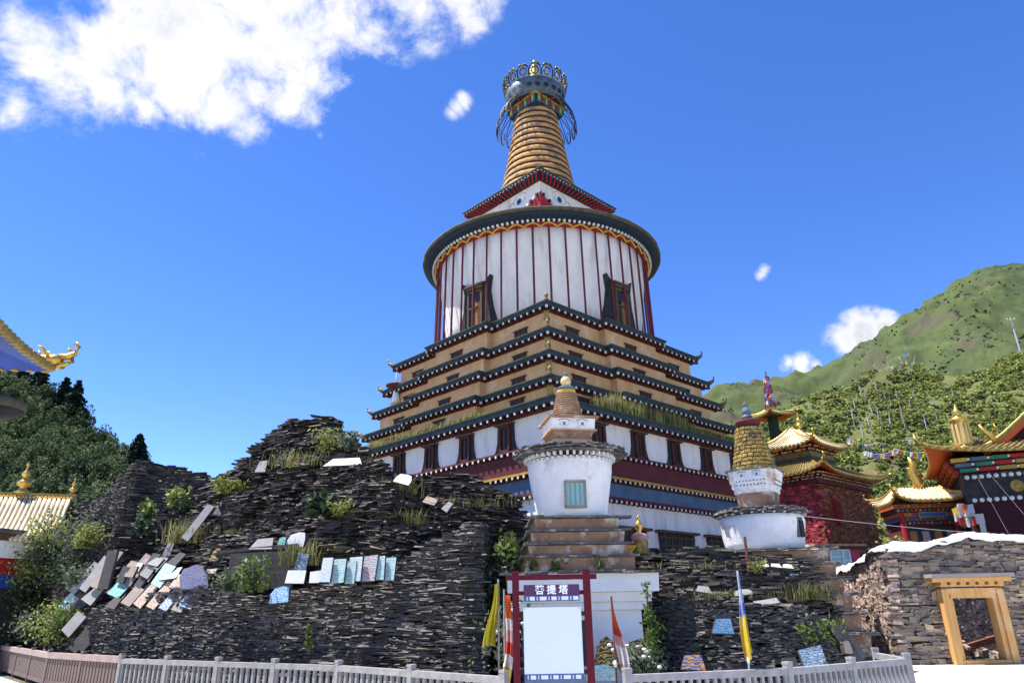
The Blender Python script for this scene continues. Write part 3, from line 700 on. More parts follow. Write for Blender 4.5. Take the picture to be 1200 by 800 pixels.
    # rim roof
    m = MB().mat('deep_blue', True); m.lathe([(6.60, 22.12), (6.9, 22.16), (7.30, 22.36), (7.62, 22.52)], 96)
    m.mat('mossy_edge', True); m.lathe([(7.62, 22.50), (7.72, 22.56), (7.70, 22.70), (7.5, 22.78), (6.2, 23.1), (4.4, 23.5), (0.3, 23.9)], 96, jit=.003); rim = part(m, 'rim_roof')
    m = MB().mat('rafter_end')
    for i in range(150):
        a = 2 * PI * i / 150; m.box((7.05 * math.cos(a), 7.05 * math.sin(a), 22.155), (.13, .12, .13), a)
    part(m, 'rim_beads', rim)['kind'] = 'stuff'
    m = MB().mat('yellow_bright'); pts = []
    for i in range(NP * 8):
        a = 2 * PI * i / (NP * 8) + .02; pts.append((6.90 * math.cos(a), 6.90 * math.sin(a), 21.84 + .26 * abs(math.cos(a * NP / 2 - .01 * NP))))
    m.tube(pts, .05, 5, closed=True); part(m, 'garland', rim)
    m = MB().mat('red_paint')
    m.lathe([(6.80, 21.98), (6.84, 22.14)], 96); part(m, 'red_valance', rim)
    # ---- harmika: box with painted eyes and a small hipped cornice
    hb = 2.98
    m = MB().mat('plaster'); m.prism(sq(hb - .12), 23.0, 26.65, sq(hb)); hm = part(m, 'harmika')
    def eye(x, z, mir, a, s=1.0):
        e = MB()
        def ell(cx, cz, rx, rz, y, mat, tail=0):
            e.mat(mat); n = 18; P = []
            for k in range(n):
                t = 2 * PI * k / n; q = (cx + rx * math.cos(t) * mir, y, cz + rz * math.sin(t) * (1 if math.sin(t) > 0 else .75)); P.append(q)
            e.add(P + [(p[0], y + .01, p[2]) for p in P], [tuple(range(n)), tuple(range(2 * n - 1, n - 1, -1))])
        ell(0, 0, .50 * s, .30 * s, -.012, 'black_paint'); ell(0, -.01, .46 * s, .25 * s, -.018, 'whitewash'); ell(-.05, -.02, .24 * s, .23 * s, -.024, 'eye_blue'); ell(-.05, -.03, .11 * s, .12 * s, -.030, 'black_paint')
        e.mat('black_paint')
        e.tube([((-.6 + .1 * t) * mir * s, -.012, (.30 + .22 * math.sin(t * .33)) * s) for t in range(13)], .022 * s, 4)
        e.tube([((.55 + .12 * t) * mir * s, -.012, (.05 - .02 * t * t * .3 + .1 * math.sin(t)) * s) for t in range(5)], .02 * s, 4)
        hs_ = hb - .03
        lx, ly = x, -hs_
        return e.build('painted_eye', S, loc=(lx * math.cos(a) - ly * math.sin(a), lx * math.sin(a) + ly * math.cos(a), z), rotz=a)
    for a, c in ((0, -1), (-PI / 2, 1)):
        eye(c * 1.15, 26.0, -c, a, 1.0); 
        e = MB().mat('black_paint')
        for k, (cx, cz, rr) in enumerate(((-1.3 * c, 25.35, .36), (-2.1 * c, 25.1, .28))):
            e.tube([(cx + rr * (1 - t / 26) * math.cos(t * .5), -.012, cz + rr * (1 - t / 26) * math.sin(t * .5)) for t in range(22)], .022, 4)
        lx, ly = 0, -hb + .03; e.build('painted_scroll', S, loc=(lx * math.cos(a) - ly * math.sin(a), lx * math.sin(a) + ly * math.cos(a), 0), rotz=a)
    # red corner awning between the eyes
    m = MB().mat('red_paint'); A0 = (-hb * 1.0, -hb * 1.0)
    m.add([(-hb - .35, -hb - .35, 25.45), (-hb + 2.0, -hb - .12, 24.75), (-hb - .12, -hb + 2.0, 24.75), (-hb - .2, -hb - .2, 23.6), (-hb + .02, -hb + .02, 25.45), (-hb + 2.0, -hb + .05, 23.6), (-hb + .05, -hb + 2.0, 23.6)], [(0, 1, 5, 3), (0, 3, 6, 2), (0, 4, 1), (0, 2, 4), (1, 4, 5), (2, 6, 4)])
    m.mat('black_paint')
    for e_ in ((2.0, -.12), (-.12, 2.0)):
        for k in range(9):
            t = k / 8; x = -hb - .38 + t * (e_[0] + .38); y = -hb - .38 + t * (e_[1] + .38); z = 25.52 - t * .74
            m.mat('black_paint' if k % 2 else 'rafter_end'); m.box((x, y, z), (.17, .17, .17))
    part(m, 'corner_awning', hm)
    hr = 3.68
    m = MB().mat('deep_blue'); m.prism(sq(hb + .05), 26.62, 26.76, sq(hr - .08)); m.mat('teal_fascia'); m.prism(sq(hr - .05), 26.75, 26.95, sq(hr)); m.mat('mossy_edge'); m.prism(sq(hr + .03), 26.95, 27.02, sq(hr + .02)); m.prism(sq(hr), 27.02, 27.9, sq(2.0)); hc = part(m, 'harmika_cornice')
    m = MB().mat('red_paint')
    for k in range(4):
        a = k * PI / 2
        for j in range(19):
            x = -hr + .3 + (2 * hr - .6) * j / 18; xi = x * (hb + .1) / hr
            p0 = Vector((xi, -hb - .12, 26.62)); p1 = Vector((x, -hr + .02, 26.74)); Q = Matrix.Rotation(a, 3, 'Z')
            m.tube([Q @ p0, Q @ p1], .055, 5)
    part(m, 'harmika_rafters', hc)
    m = MB().mat('rafter_end')
    for k in range(4):
        a = k * PI / 2
        for j in range(26):
            x = -hr + .14 + (2 * hr - .28) * j / 25; y = -hr - .01; m.box((x * math.cos(a) - y * math.sin(a), x * math.sin(a) + y * math.cos(a), 26.80), (.05, .04, .05), a)
    part(m, 'harmika_beads', hc)['kind'] = 'stuff'
    # ---- ringed spire
    sp = None; n = 13; z0, z1 = 27.75, 34.6; r0, r1 = 2.62, 1.42
    m = MB(); prof = []
    for k in range(n):
        za = z0 + (z1 - z0) * (k / n); zb = z0 + (z1 - z0) * ((k + 1) / n); ra = r0 + (r1 - r0) * (k / n) ** .92; h = zb - za
        m.mat('spire_tan', True); m.lathe([(ra + .03, za + h * .26), (ra + .05, za + h * .34), (ra + .01, za + h * .72), (ra - .03, za + h * .90), (ra - .14, za + h * .95)], 60, jit=.007)
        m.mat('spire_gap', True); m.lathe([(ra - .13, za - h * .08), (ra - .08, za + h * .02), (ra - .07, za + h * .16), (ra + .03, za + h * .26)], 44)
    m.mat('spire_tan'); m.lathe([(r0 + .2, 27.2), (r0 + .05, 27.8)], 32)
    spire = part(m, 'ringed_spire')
    # painted square capital under the crown
    m = MB()
    for k in range(4):
        a = k * PI / 2; Q = Matrix.Rotation(a, 3, 'Z')
        cols = ['yellow_bright', 'deep_blue', 'green_paint', 'blue_band', 'red_paint', 'yellow_bright', 'deep_blue', 'green_paint', 'flag_pink']
        for j in range(-3, 4):
            x = j * .36
            for q, (w, mt) in enumerate((( .34, ('deep_blue', 'green_paint')[j % 2]), (.24, 'blue_band'), (.15, ('red_paint', 'yellow_bright')[j % 2]))):
                m.mat(mt); p = Q @ Vector((x, -1.32 - .05 - q * .025, 34.98)); m.box(p, (w, .04, .62 - q * .12), a)
    m.mat('deep_blue'); m.prism(sq(1.12), 34.46, 34.66, sq(1.36)); m.prism(sq(1.36), 34.66, 35.46); m.mat('yellow_bright'); m.prism(sq(1.46), 35.32, 35.42)
    part(m, 'painted_capital')
    # crown: flared band, openwork petals, hanging ear fans, finial
    m = MB().mat('teal_white', True); m.lathe([(2.02, 35.41), (2.06, 35.66), (2.12, 36.11), (2.14, 36.61), (2.05, 36.66), (2.0, 36.06), (1.95, 35.44)], 56)
    m.mat('deep_blue', True); m.lathe([(2.0, 35.42), (1.3, 35.38), (.2, 35.36)], 40); cr = part(m, 'crown_band')
    m = MB().mat('red_paint')
    for i in range(12):
        a = 2 * PI * i / 12; m.tube([(1.2 * math.cos(a), 1.2 * math.sin(a), 35.33), (1.85 * math.cos(a), 1.85 * math.sin(a), 35.36)], .06, 5)
    part(m, 'crown_struts', cr)
    m = MB().mat('black_paint'); m.add([(2.165, .19 * math.cos(q), 35.88 + .17 * math.sin(q) + .05 * abs(math.cos(q))) for q in np.linspace(0, 2 * PI, 11)[:-1]], [tuple(range(10))]); cut = m.build('cutout', cr)
    for i in range(1, 22): part_copy(cut, cr, rotz=2 * PI * i / 22)
    m = MB().mat('teal_white'); m.tube([((2.07 + .02 * math.cos(i * PI / 2)) * math.cos(2 * PI * i / 176), (2.07 + .02 * math.cos(i * PI / 2)) * math.sin(2 * PI * i / 176), 35.42 + .07 * math.cos(i * PI / 2)) for i in range(176)], .03, 4, closed=True); part(m, 'scalloped_hem', cr)
    pet = None
    for i in range(16):
        a = 2 * PI * i / 16
        if pet is None:
            m = MB()
            def P(u, v): return (2.10 + .30 * v, u * 1.12, 36.60 + v * 1.18)
            m.mat('crown_black'); m.tube([P(.40 * math.cos(q) , .34 + .44 * math.sin(q)) for q in np.linspace(-.6, PI + .6, 15)], .055, 5); m.tube([P(.22 * math.cos(q), .36 + .22 * math.sin(q)) for q in np.linspace(0, 2 * PI, 12)], .05, 5)
            m.mat('crown_gold'); m.tube([P(-.16 + .10 * math.cos(q), .70 + .12 * math.sin(q)) for q in np.linspace(0, 5, 8)], .05, 5); m.tube([P(.16 + .10 * math.cos(q), .70 + .12 * math.sin(q)) for q in np.linspace(0, 5, 8)], .05, 5); m.tube([P(0, 0), P(0, .72), P(0, .92)], [.06, .05, .02], 5)
            m.tube([P(-.36, .05), P(-.1, .2), P(.1, .2), P(.36, .05)], .05, 5)
            pet = part(m, 'crown_petal', rotz=a)
        else: part_copy(pet, S, rotz=a)
    m = MB().mat('gold_pale', True); m.lathe([(1.9, 36.56), (1.2, 36.81), (.5, 37.3), (.36, 37.9), (.48, 38.2), (.26, 38.5), (.40, 38.85), (.20, 39.15), (.28, 39.4), (.14, 39.65), (0, 39.95)], 20); m.mat('wire'); m.tube([(0, 0, 39.9), (0, 0, 40.8)], .022, 4); part(m, 'finial')
    for sgn in (-1, 1):      # fans of wire loops hanging from both sides of the crown
        m = MB().mat('crown_black')
        for k in range(-3, 4):
            c = R(k * 15.5)
            def Q(u, v):      # u across, v down along the fan
                w = c + u; r = 2.05 + .80 * math.sin(min(1, v) * PI * .55); return (r * math.cos(w), r * math.sin(w), 35.51 - 2.35 * v * (1 - .06 * abs(k)))
            m.tube([Q(.13 * math.sin(q) * (.5 + .5 * (1 - math.cos(q)) / 2), (1 - math.cos(q)) / 2) for q in np.linspace(0, 2 * PI, 22)], .030, 5)
            m.tube([Q(.06 * math.sin(q), .55 + .40 * (1 - math.cos(q)) / 2) for q in np.linspace(0, 2 * PI, 14)], .024, 4)
        part(m, 'ear_fan', rotz=(-R(43.5) if sgn > 0 else PI - R(43.5)))
    Qi = Matrix.Rotation(-R(43.5), 3, 'Z'); p = Qi @ (at(464, 462, 41.5) - Vector((2, 42, 0)))
    m = MB().mat('whitewash', True); m.lathe([(.28, -.5), (.22, -.2), (.16, .25)], 14); m.mat('maroon', True); m.lathe([(.2, .22), (.62, .5), (.64, .58), (.2, .66)], 20); m.mat('whitewash', True); m.lathe([(.08, .64), (.05, 1.2), (0, 1.5)], 8); part(m, 'roof_burner', loc=p)
    build_beams(S)
    return S
build_great_stupa()

def ledge_grass():
    rg = np.random.default_rng(4); V = []; F = []
    Q = Matrix.Rotation(R(43.5), 3, 'Z')
    def tuft(x, y, n, h):
        for _ in range(n):
            bx, by = x + rg.normal(0, .16), y + rg.normal(0, .10); a = rg.uniform(0, 2 * PI); l = h * rg.uniform(.5, 1.25); w = .022
            d = np.array([math.cos(a), math.sin(a)]); lean = rg.uniform(.1, .45) * l; o = len(V)
            for k, (t, ww) in enumerate(((0, 1), (.55, .8), (1, .15))):
                p = np.array([bx, by]) + d * lean * t * t; q = np.array([-d[1], d[0]]) * w * ww
                for s_ in (-1, 1): v = Q @ Vector((p[0] + q[0] * s_, p[1] + q[1] * s_, 10.34 + l * t)); V.append((v.x + 2.0, v.y + 42, v.z))
            F.append((o, o + 1, o + 3, o + 2)); F.append((o + 2, o + 3, o + 5, o + 4))
    for x in np.arange(-5.4, 7.0, .12):
        h = .95 if x < 1.5 else .62 - .04 * (x - 1.5)
        for y in (-8.78, -8.62, -8.45, -8.25): tuft(x + rg.uniform(-.1, .1), y, 14, h * (.6 + .5 * abs(mnoise.noise(Vector((x * .8, y, 2))))))
    for y in np.arange(-4.2, 6.5, .15):
        for x in (-8.78, -8.62, -8.4): tuft(x, y + rg.uniform(-.1, .1), 9, (.42 if y > -2 else .3) * (.6 + .9 * abs(mnoise.noise(Vector((x, y * .9, 5))))))
    o = np_mesh('ledge_grass', np.array(V), np.array(F), ['grass_dry']); tag(o, 'tall pale grass sprouting along the lowest cornice of the great stupa', 'grass', kind='stuff')
ledge_grass()

# ================================================================== WHITE STUPA IN FRONT
def chorten_eyes(S, y, z, half, s):
    for c in (-1, 1):
        e = MB()
        def ell(rx, rz, yy, mt, dx=0):
            e.mat(mt); n = 14; P = [(c * half * .5 + dx + rx * math.cos(2 * PI * k / n), yy, z + rz * math.sin(2 * PI * k / n)) for k in range(n)]; e.add(P, [tuple(range(n))])
        ell(.175 * s, .074 * s, y - .006, 'slate_cap'); ell(.165 * s, .064 * s, y - .011, 'whitewash'); ell(.055 * s, .056 * s, y - .016, 'blue_band'); e.mat('black_paint')
        e.tube([(c * half * .5 + (-.22 + .44 * t / 8) * s, y - .008, z + (.11 + .06 * math.sin(PI * t / 8)) * s) for t in range(9)], .012 * s, 4); e.build('painted_eye', S)

def build_small_stupa():
    S = thing('small_stupa', 'small white stupa on brown steps behind the red framed sign', 'stupa', (1.50, 19.2, 0), R(2))
    sq = lambda s: [(-s, -s), (s, -s), (s, s), (-s, s)]
    m = MB().mat('whitewash'); m.prism(sq(1.40), -.1, 1.66, sq(1.38)); m.prism(sq(1.50), 1.665, 1.84, sq(1.50)); m.prism(sq(1.60), 1.845, 2.06, sq(1.62)); m.prism(sq(1.76), 2.065, 2.47, sq(1.78)); pl = m.build('plinth', S)
    m = MB().mat('slate_cap'); 
    for i in range(46):
        a = i % 4; t = random.uniform(-1.8, 1.8); q = Matrix.Rotation(a * PI / 2, 3, 'Z') @ Vector((t, -1.72, 0)); m.box((q.x, q.y, 2.50 + random.uniform(-.02, .03)), (random.uniform(.3, .6), .4, .05), a * PI / 2 + random.uniform(-.15, .15), jit=.1)
    m.box((0, 0, 2.50), (3.5, 3.5, .05)); m.build('slate_coping', S)
    zs = [(2.52, 2.93, 1.34), (2.93, 3.23, 1.24), (3.23, 3.55, 1.16), (3.55, 3.88, 1.06)]
    for z0, z1, h in zs:
        m = MB().mat('clay_step'); m.prism(sq(h - .03), z0, z1 - .075, sq(h))
        m.mat('slate_cap')
        for k in range(4):
            x = -h
            while x < h:
                l = random.uniform(.2, .45); q = Matrix.Rotation(k * PI / 2, 3, 'Z') @ Vector((x + l / 2, -h + .06, 0)); m.box((q.x, q.y, z1 - .04 + random.uniform(-.008, .012)), (l, .32, .05), k * PI / 2 + random.uniform(-.05, .05), jit=.08); x += l
        m.box((0, 0, z1 - .045), (2 * h - .2, 2 * h - .2, .05)); m.build('step', S)
    m = MB().mat('whitewash_clay', True); m.lathe([(.90, 3.86), (.93, 4.0), (.98, 4.3), (1.06, 4.75), (1.12, 5.1), (1.13, 5.28), (1.05, 5.42)], 48, jit=.003); dr = m.build('drum', S)
    m = MB().mat('grey_wood'); 
    y0 = -1.03
    for x, z, w, h in ((-.25, 4.42, .05, .66), (.25, 4.42, .05, .66), (0, 4.73, .55, .05), (0, 4.1, .55, .05)): m.box((x, y0, z), (w, .14, h))
    wn = m.build('window', S); m = MB().mat('pale_aqua_glass'); m.box((0, y0 + .01, 4.42), (.46, .06, .6)); m.build('pane', wn); m = MB().mat('grey_wood'); m.box((0, y0 - .03, 4.42), (.025, .03, .6)); m.box((-.12, y0 - .03, 4.42), (.015, .03, .6)); m.box((.12, y0 - .03, 4.42), (.015, .03, .6)); m.build('glazing_bar', wn)
    m = MB().mat('slate_cap')
    for ring, (r, z, n, l) in enumerate(((1.28, 5.52, 46, .44), (1.36, 5.58, 50, .46), (1.22, 5.63, 40, .5), (1.32, 5.66, 44, .46))):
        for i in range(n):
            a = 2 * PI * (i + .4 * ring) / n; rr = r + random.uniform(-.05, .06)
            m.box((rr * math.cos(a), rr * math.sin(a), z + random.uniform(-.015, .015)), (l * .7, random.uniform(.14, .24), .035), a + random.uniform(-.2, .2), jit=.15)
    m.lathe([(.9, 5.5), (1.25, 5.55), (1.2, 5.68), (.5, 5.85)], 30); rm = m.build('slate_rim', S)
    m = MB().mat('white_paint')
    for i in range(44):
        a = 2 * PI * i / 44; m.box((1.17 * math.cos(a), 1.17 * math.sin(a), 5.46), (.14, .06, .10), a)
    for i in range(44):
        a = 2 * PI * (i + .5) / 44; m.box((1.10 * math.cos(a), 1.10 * math.sin(a), 5.36), (.10, .05, .07), a)
    m.build('dentils', rm)
    H = thing_part = None
    m = MB().mat('clay'); m.prism(sq(.52), 5.8, 5.95); m.mat('spire_brick'); m.prism(sq(.50), 5.95, 6.2, sq(.56)); m.mat('whitewash_clay'); m.prism(sq(.585), 6.2, 6.50, sq(.61)); m.mat('clay_step'); m.prism(sq(.70), 6.50, 6.56, sq(.70)); m.mat('clay'); m.prism(sq(.64), 6.165, 6.2)
    hm = m.build('harmika', S, rotz=R(8)); chorten_eyes(hm, -.60, 6.35, .5, .72)
    m = MB(); n = 12
    for k in range(n):
        za = 6.55 + .82 * k / n; r = .46 - .20 * k / n; m.mat('spire_brick', True); m.lathe([(r - .05, za), (r, za + .012), (r + .005, za + .045), (r - .05, za + .066)], 22, jit=.02)
    m.lathe([(.4, 6.55), (.21, 7.37)], 20); m.build('spire', S)
    m = MB().mat('yellow_bright', True); m.lathe([(.22, 7.32), (.27, 7.36), (.26, 7.44), (.18, 7.48)], 18); m.mat('blue_band', True); m.lathe([(.25, 7.46), (.28, 7.49), (.24, 7.53), (.12, 7.56)], 18); m.mat('gold_pale', True); m.lathe([(.07, 7.54), (.12, 7.6), (.155, 7.7), (.13, 7.8), (.06, 7.86)], 16); m.mat('blue_band', True); m.lathe([(.05, 7.85), (.075, 7.9), (.04, 7.97), (0, 8.02)], 10); m.build('finial', S)
build_small_stupa()

# ================================================================== WEATHERED STUPA TO THE RIGHT
def build_right_stupa():
    S = thing('small_stupa', 'weathered white stupa with yellow knobbly spire on the right slate mound', 'stupa', (8.3, 24.6, 0), R(-8))
    sq = lambda s: [(-s, -s), (s, -s), (s, s), (-s, s)]
    for z0, z1, h in ((-.1, .95, 2.18), (.95, 1.5, 2.06), (1.5, 2.05, 1.94), (2.05, 2.5, 1.82), (2.5, 2.95, 1.70), (2.95, 3.38, 1.58)):
        m = MB().mat('clay_step'); m.prism(sq(h - .04), z0, z1 - .1, sq(h)); m.mat('slate_cap')
        for k in range(4):
            x = -h - .1
            while x < h + .1:
                l = random.uniform(.25, .6)
                for q_ in range(2):
                    q = Matrix.Rotation(k * PI / 2, 3, 'Z') @ Vector((x + l / 2, -h + .02 + .05 * q_, 0)); m.box((q.x, q.y, z1 - .075 + .045 * q_ + random.uniform(-.01, .01)), (l, .42, .042), k * PI / 2 + random.uniform(-.08, .08), jit=.1)
                x += l
        m.box((0, 0, z1 - .06), (2 * h - .2, 2 * h - .2, .07)); m.build('step', S)
    m = MB().mat('whitewash_clay', True); m.lathe([(1.22, 3.36), (1.27, 3.6), (1.34, 4.0), (1.38, 4.3), (1.34, 4.48)], 48, jit=.006); m.build('drum', S)
    m = MB().mat('slate_cap'); m.box((.98, -.86, 4.05), (.30, .16, .62), R(48)); m.mat('window_black'); m.box((1.02, -.90, 4.0), (.2, .16, .5), R(48)); m.build('niche', S)
    m = MB().mat('slate_cap')
    for ring, (r, z, n, l) in enumerate(((1.30, 4.54, 40, .44), (1.40, 4.60, 44, .44), (1.36, 4.66, 40, .4), (1.2, 4.7, 36, .5))):
        for i in range(n):
            a = 2 * PI * (i + .4 * ring) / n; rr = r + random.uniform(-.06, .06); m.box((rr * math.cos(a), rr * math.sin(a), z + random.uniform(-.02, .02)), (l * .7, random.uniform(.16, .28), .045), a + random.uniform(-.25, .25), jit=.15)
    m.lathe([(1.0, 4.5), (1.3, 4.58), (1.2, 4.72), (.5, 4.82)], 30); rm = m.build('slate_rim', S)
    m = MB().mat('white_paint')
    for i in range(26):
        a = 2 * PI * i / 26; m.box((1.40 * math.cos(a), 1.40 * math.sin(a), 4.52), (.10, .06, .05), a)
    m.build('dentils', rm)
    oc = lambda r: [(a * r, b * r) for a, b in ((-.60, -.88), (.60, -.88), (.60, -.78), (.78, -.78), (.78, -.60), (.88, -.60), (.88, .60), (.60, .88), (-.60, .88), (-.88, .60), (-.88, -.60), (-.78, -.60), (-.78, -.78), (-.60, -.78))]
    m = MB().mat('clay_step'); m.prism(oc(.66), 4.78, 5.25, oc(.70)); m.mat('whitewash_clay'); m.prism(oc(.74), 5.25, 5.42, oc(.76)); m.prism(oc(.80), 5.42, 5.6, oc(.82)); m.prism(oc(.85), 5.6, 5.98, oc(.92)); m.mat('slate_cap'); m.prism(oc(.98), 5.98, 6.05); hm = m.build('harmika', S, rotz=R(-24))
    m = MB().mat('slate_cap')
    for k in range(4):
        Q = Matrix.Rotation(k * PI / 2, 3, 'Z')
        for i in range(9): m.box(Q @ Vector((-.46 + .115 * i, -.715, 5.50)), (.045, .03, .04), k * PI / 2); m.box(Q @ Vector((-.46 + .115 * i, -.755, 5.63)), (.04, .03, .035), k * PI / 2)
    m.build('dentils', hm)
    chorten_eyes(hm, -.80, 5.82, .5, .7)
    m = MB(); n = 11; rg = random.Random(3)
    m.mat('spire_gap', True); m.lathe([(.62, 6.02), (.36, 7.62)], 20)
    for k in range(n):
        f = k / n; r = .64 - .27 * f; z = 6.08 + 1.52 * f; nk = int(22 - 8 * f)
        for i in range(nk):
            a = 2 * PI * (i + .5 * (k % 2)) / nk; m.mat('spire_yellow', False); m.box((r * math.cos(a), r * math.sin(a), z + .03), (.13, 2 * PI * r / nk * .96, .098), a, jit=.25)
    m.build('spire', S)
    m = MB().mat('maroon', True); m.lathe([(.36, 7.62), (.44, 7.74), (.43, 7.82), (.2, 7.86)], 20); m.mat('slate_cap', True); m.lathe([(.14, 7.85), (.22, 7.93), (.14, 8.05)], 12); m.mat('blue_band', True); m.lathe([(.12, 8.03), (.17, 8.15), (.1, 8.3), (.04, 8.36)], 12); m.mat('slate_cap', True); m.lathe([(.08, 8.33), (.07, 8.45), (0, 8.62)], 10); m.build('finial', S)
build_right_stupa()

# ================================================================== SLATE MOUNDS
def build_mounds():
    # the big heap left of the white stupa
    wall = Sheet([A((52, 790, 26.4), (52, 752, 26.8)), A((66, 790, 25.2), (66, 728, 25.8)), A((85, 790, 23.6), (85, 714, 24.2)), A((120, 790, 22.0), (120, 708, 22.6)), A((200, 790, 20.2), (200, 692, 20.7)), A((215, 790, 19.9), (215, 684, 20.4)),
                  A((250, 790, 19.3), (250, 690, 19.8)), A((330, 790, 18.2), (330, 702, 18.7)), A((345, 790, 18.1), (345, 690, 18.6)), A((460, 790, 17.1), (460, 682, 17.6)), A((470, 790, 17.0), (470, 664, 17.7)), A((500, 790, 16.8), (500, 632, 17.6)),
                  A((530, 790, 16.6), (530, 622, 17.5)), A((560, 790, 16.5), (558, 613, 17.4)), A((567, 790, 17.4), (564, 614, 18.4)), A((578, 790, 21.5), (576, 618, 21.8))])
    heap = Sheet([A((150, 700, 23.6), (160, 670, 24.0)), A((180, 700, 23.0), (185, 655, 23.4), (192, 640, 24.2)), A((205, 700, 22.2), (210, 650, 22.7), (222, 612, 23.8), (226, 590, 24.6)),
                  A((235, 700, 21.3), (236, 655, 21.6), (240, 640, 22.3), (245, 600, 23.3), (248, 562, 24.4)), A((262, 700, 20.6), (262, 650, 20.9), (262, 643, 21.6), (272, 590, 23.0), (276, 552, 24.2)),
                  A((300, 700, 20.0), (300, 648, 20.2), (300, 643, 21.0), (300, 590, 22.2), (300, 545, 23.4), (300, 524, 24.0)), A((330, 700, 19.6), (330, 648, 19.8), (330, 640, 20.6), (332, 580, 22.0), (332, 530, 23.4), (334, 497, 24.0)),
                  A((355, 700, 19.3), (355, 646, 19.5), (355, 630, 20.3), (352, 570, 22.0), (352, 520, 23.2), (350, 490, 23.8)), A((385, 690, 18.9), (385, 640, 19.3), (385, 620, 20.0), (382, 570, 21.6), (382, 530, 22.6), (382, 488, 23.6)),
                  A((402, 690, 18.8), (402, 620, 19.8), (402, 570, 21.4), (400, 540, 22.0), (398, 503, 23.4)), A((416, 690, 18.6), (416, 620, 19.6), (416, 575, 21.0), (414, 545, 21.4), (412, 520, 23.0)),
                  A((432, 688, 18.3), (432, 610, 19.6), (432, 575, 20.6), (430, 548, 21.0), (430, 541, 22.4)), A((452, 688, 18.1), (452, 600, 19.6), (454, 556, 20.8)), A((475, 688, 17.9), (478, 620, 19.2), (480, 585, 20.8), (482, 558, 22.4)),
                  A((500, 688, 18.4), (505, 620, 20.2), (510, 590, 21.6), (512, 556, 22.8)), A((540, 688, 19.2), (545, 630, 20.6), (548, 590, 21.8), (550, 556, 22.8)), A((575, 700, 19.8), (582, 650, 20.8), (585, 600, 21.8), (586, 570, 22.6)),
                  A((600, 700, 20.6), (602, 650, 21.2), (606, 620, 21.8), (608, 592, 22.4)), A((604, 700, 22.5), (607, 650, 23.2), (616, 620, 23.6), (619, 603, 24.2)), A((606, 700, 25), (612, 650, 25.4), (622, 608, 26))])
    lst = []
    for i, (sh, kw) in enumerate(((wall, dict(lay=(.018, .050), length=(.10, .50), ragged=.06, bulge=.07, protr=.06, yaw=.14)), (heap, dict(lay=(.018, .060), length=(.10, .62), ragged=.12, protr=.2, bulge=.38, tilt=.09)))):
        V, F = stone_face(sh, seed=11 + i, **kw); lst.append((V, F, 2 if i == 0 else 0)); V, F = core_grid(sh); lst.append((V, F, 1))
    V, F, Mi = joinVF(lst); o = np_mesh('slate_mound', V, F, ['slate', 'slate_core', 'slate_grey'], Mi); tag(o, 'large dark heap of stacked slate with terraces of carved slabs, left of the white stupa', 'stone mound')
    # the pointed slate wall behind it
    lp = Sheet([A((62, 705, 25.6), (70, 660, 26.0), (84, 622, 26.4), (110, 588, 27.4)), A((80, 705, 25.2), (92, 650, 25.8), (104, 620, 26.3), (122, 579, 27.0)), A((104, 705, 24.7), (114, 660, 25.3), (128, 610, 26.0), (142, 560, 26.7)), A((122, 705, 24.2), (131, 660, 24.9), (142, 620, 25.4), (164, 538, 26.3))])
    rp = Sheet([A((122, 705, 24.2), (131, 660, 24.9), (142, 620, 25.4), (164, 538, 26.3)), A((150, 705, 24.7), (156, 660, 25.2), (166, 610, 25.8), (180, 541, 26.8)), A((188, 705, 25.1), (192, 650, 25.8), (198, 600, 26.2), (204, 548, 27.2)), A((225, 705, 25.4), (228, 650, 26.0), (232, 600, 26.6), (236, 553, 27.6)), A((270, 705, 25.6), (270, 650, 26.2), (272, 600, 27), (274, 562, 28))])
    bank = Sheet([A((-160, 740, 31), (-160, 690, 31.5), (-160, 650, 32)), A((-40, 750, 29.5), (-40, 700, 30), (-40, 660, 31)), A((10, 750, 28.5), (20, 690, 29), (30, 632, 30)), A((40, 750, 27.6), (50, 690, 28), (64, 610, 29)), A((62, 750, 26.6), (80, 690, 27.2), (100, 590, 28.2)), A((110, 750, 26.0), (120, 690, 27.0), (130, 590, 28))])
    lst = []
    for i, (sh, kw) in enumerate(((lp, dict(lay=(.03, .06), length=(.08, .28), tilt=.35, yaw=.5, protr=.06)), (rp, dict(lay=(.035, .07), length=(.2, .6))), (bank, dict(lay=(.04, .09), length=(.1, .4), yaw=.5, tilt=.3, protr=.12)))):
        V, F = stone_face(sh, seed=31 + i, **kw); lst.append((V, F, 2 if i == 0 else 0)); V, F = core_grid(sh); lst.append((V, F, 1))
    V, F, Mi = joinVF(lst); o = np_mesh('slate_wall', V, F, ['slate', 'slate_core', 'slate_pale'], Mi); tag(o, 'tall pointed slate wall with a pale left flank, behind the heap at the left', 'stone wall')
    # right heap under the weathered stupa
    low = Sheet([A((748, 800, 20.4), (752, 700, 20.8)), A((772, 800, 19.2), (778, 712, 19.6)), A((784, 800, 18.0), (788, 702, 18.5)), A((796, 800, 17.6), (800, 694, 18.2)), A((830, 800, 17.3), (834, 698, 17.9)), A((870, 800, 17.2), (872, 706, 17.8)), A((915, 800, 17.2), (914, 708, 17.9)),
                 A((950, 800, 17.5), (944, 712, 18.4)), A((985, 800, 17.9), (972, 728, 18.9)), A((1005, 800, 18.4), (990, 742, 19.6)), A((1030, 800, 19.0), (1012, 764, 20.2)), A((1036, 800, 21), (1018, 768, 22))])
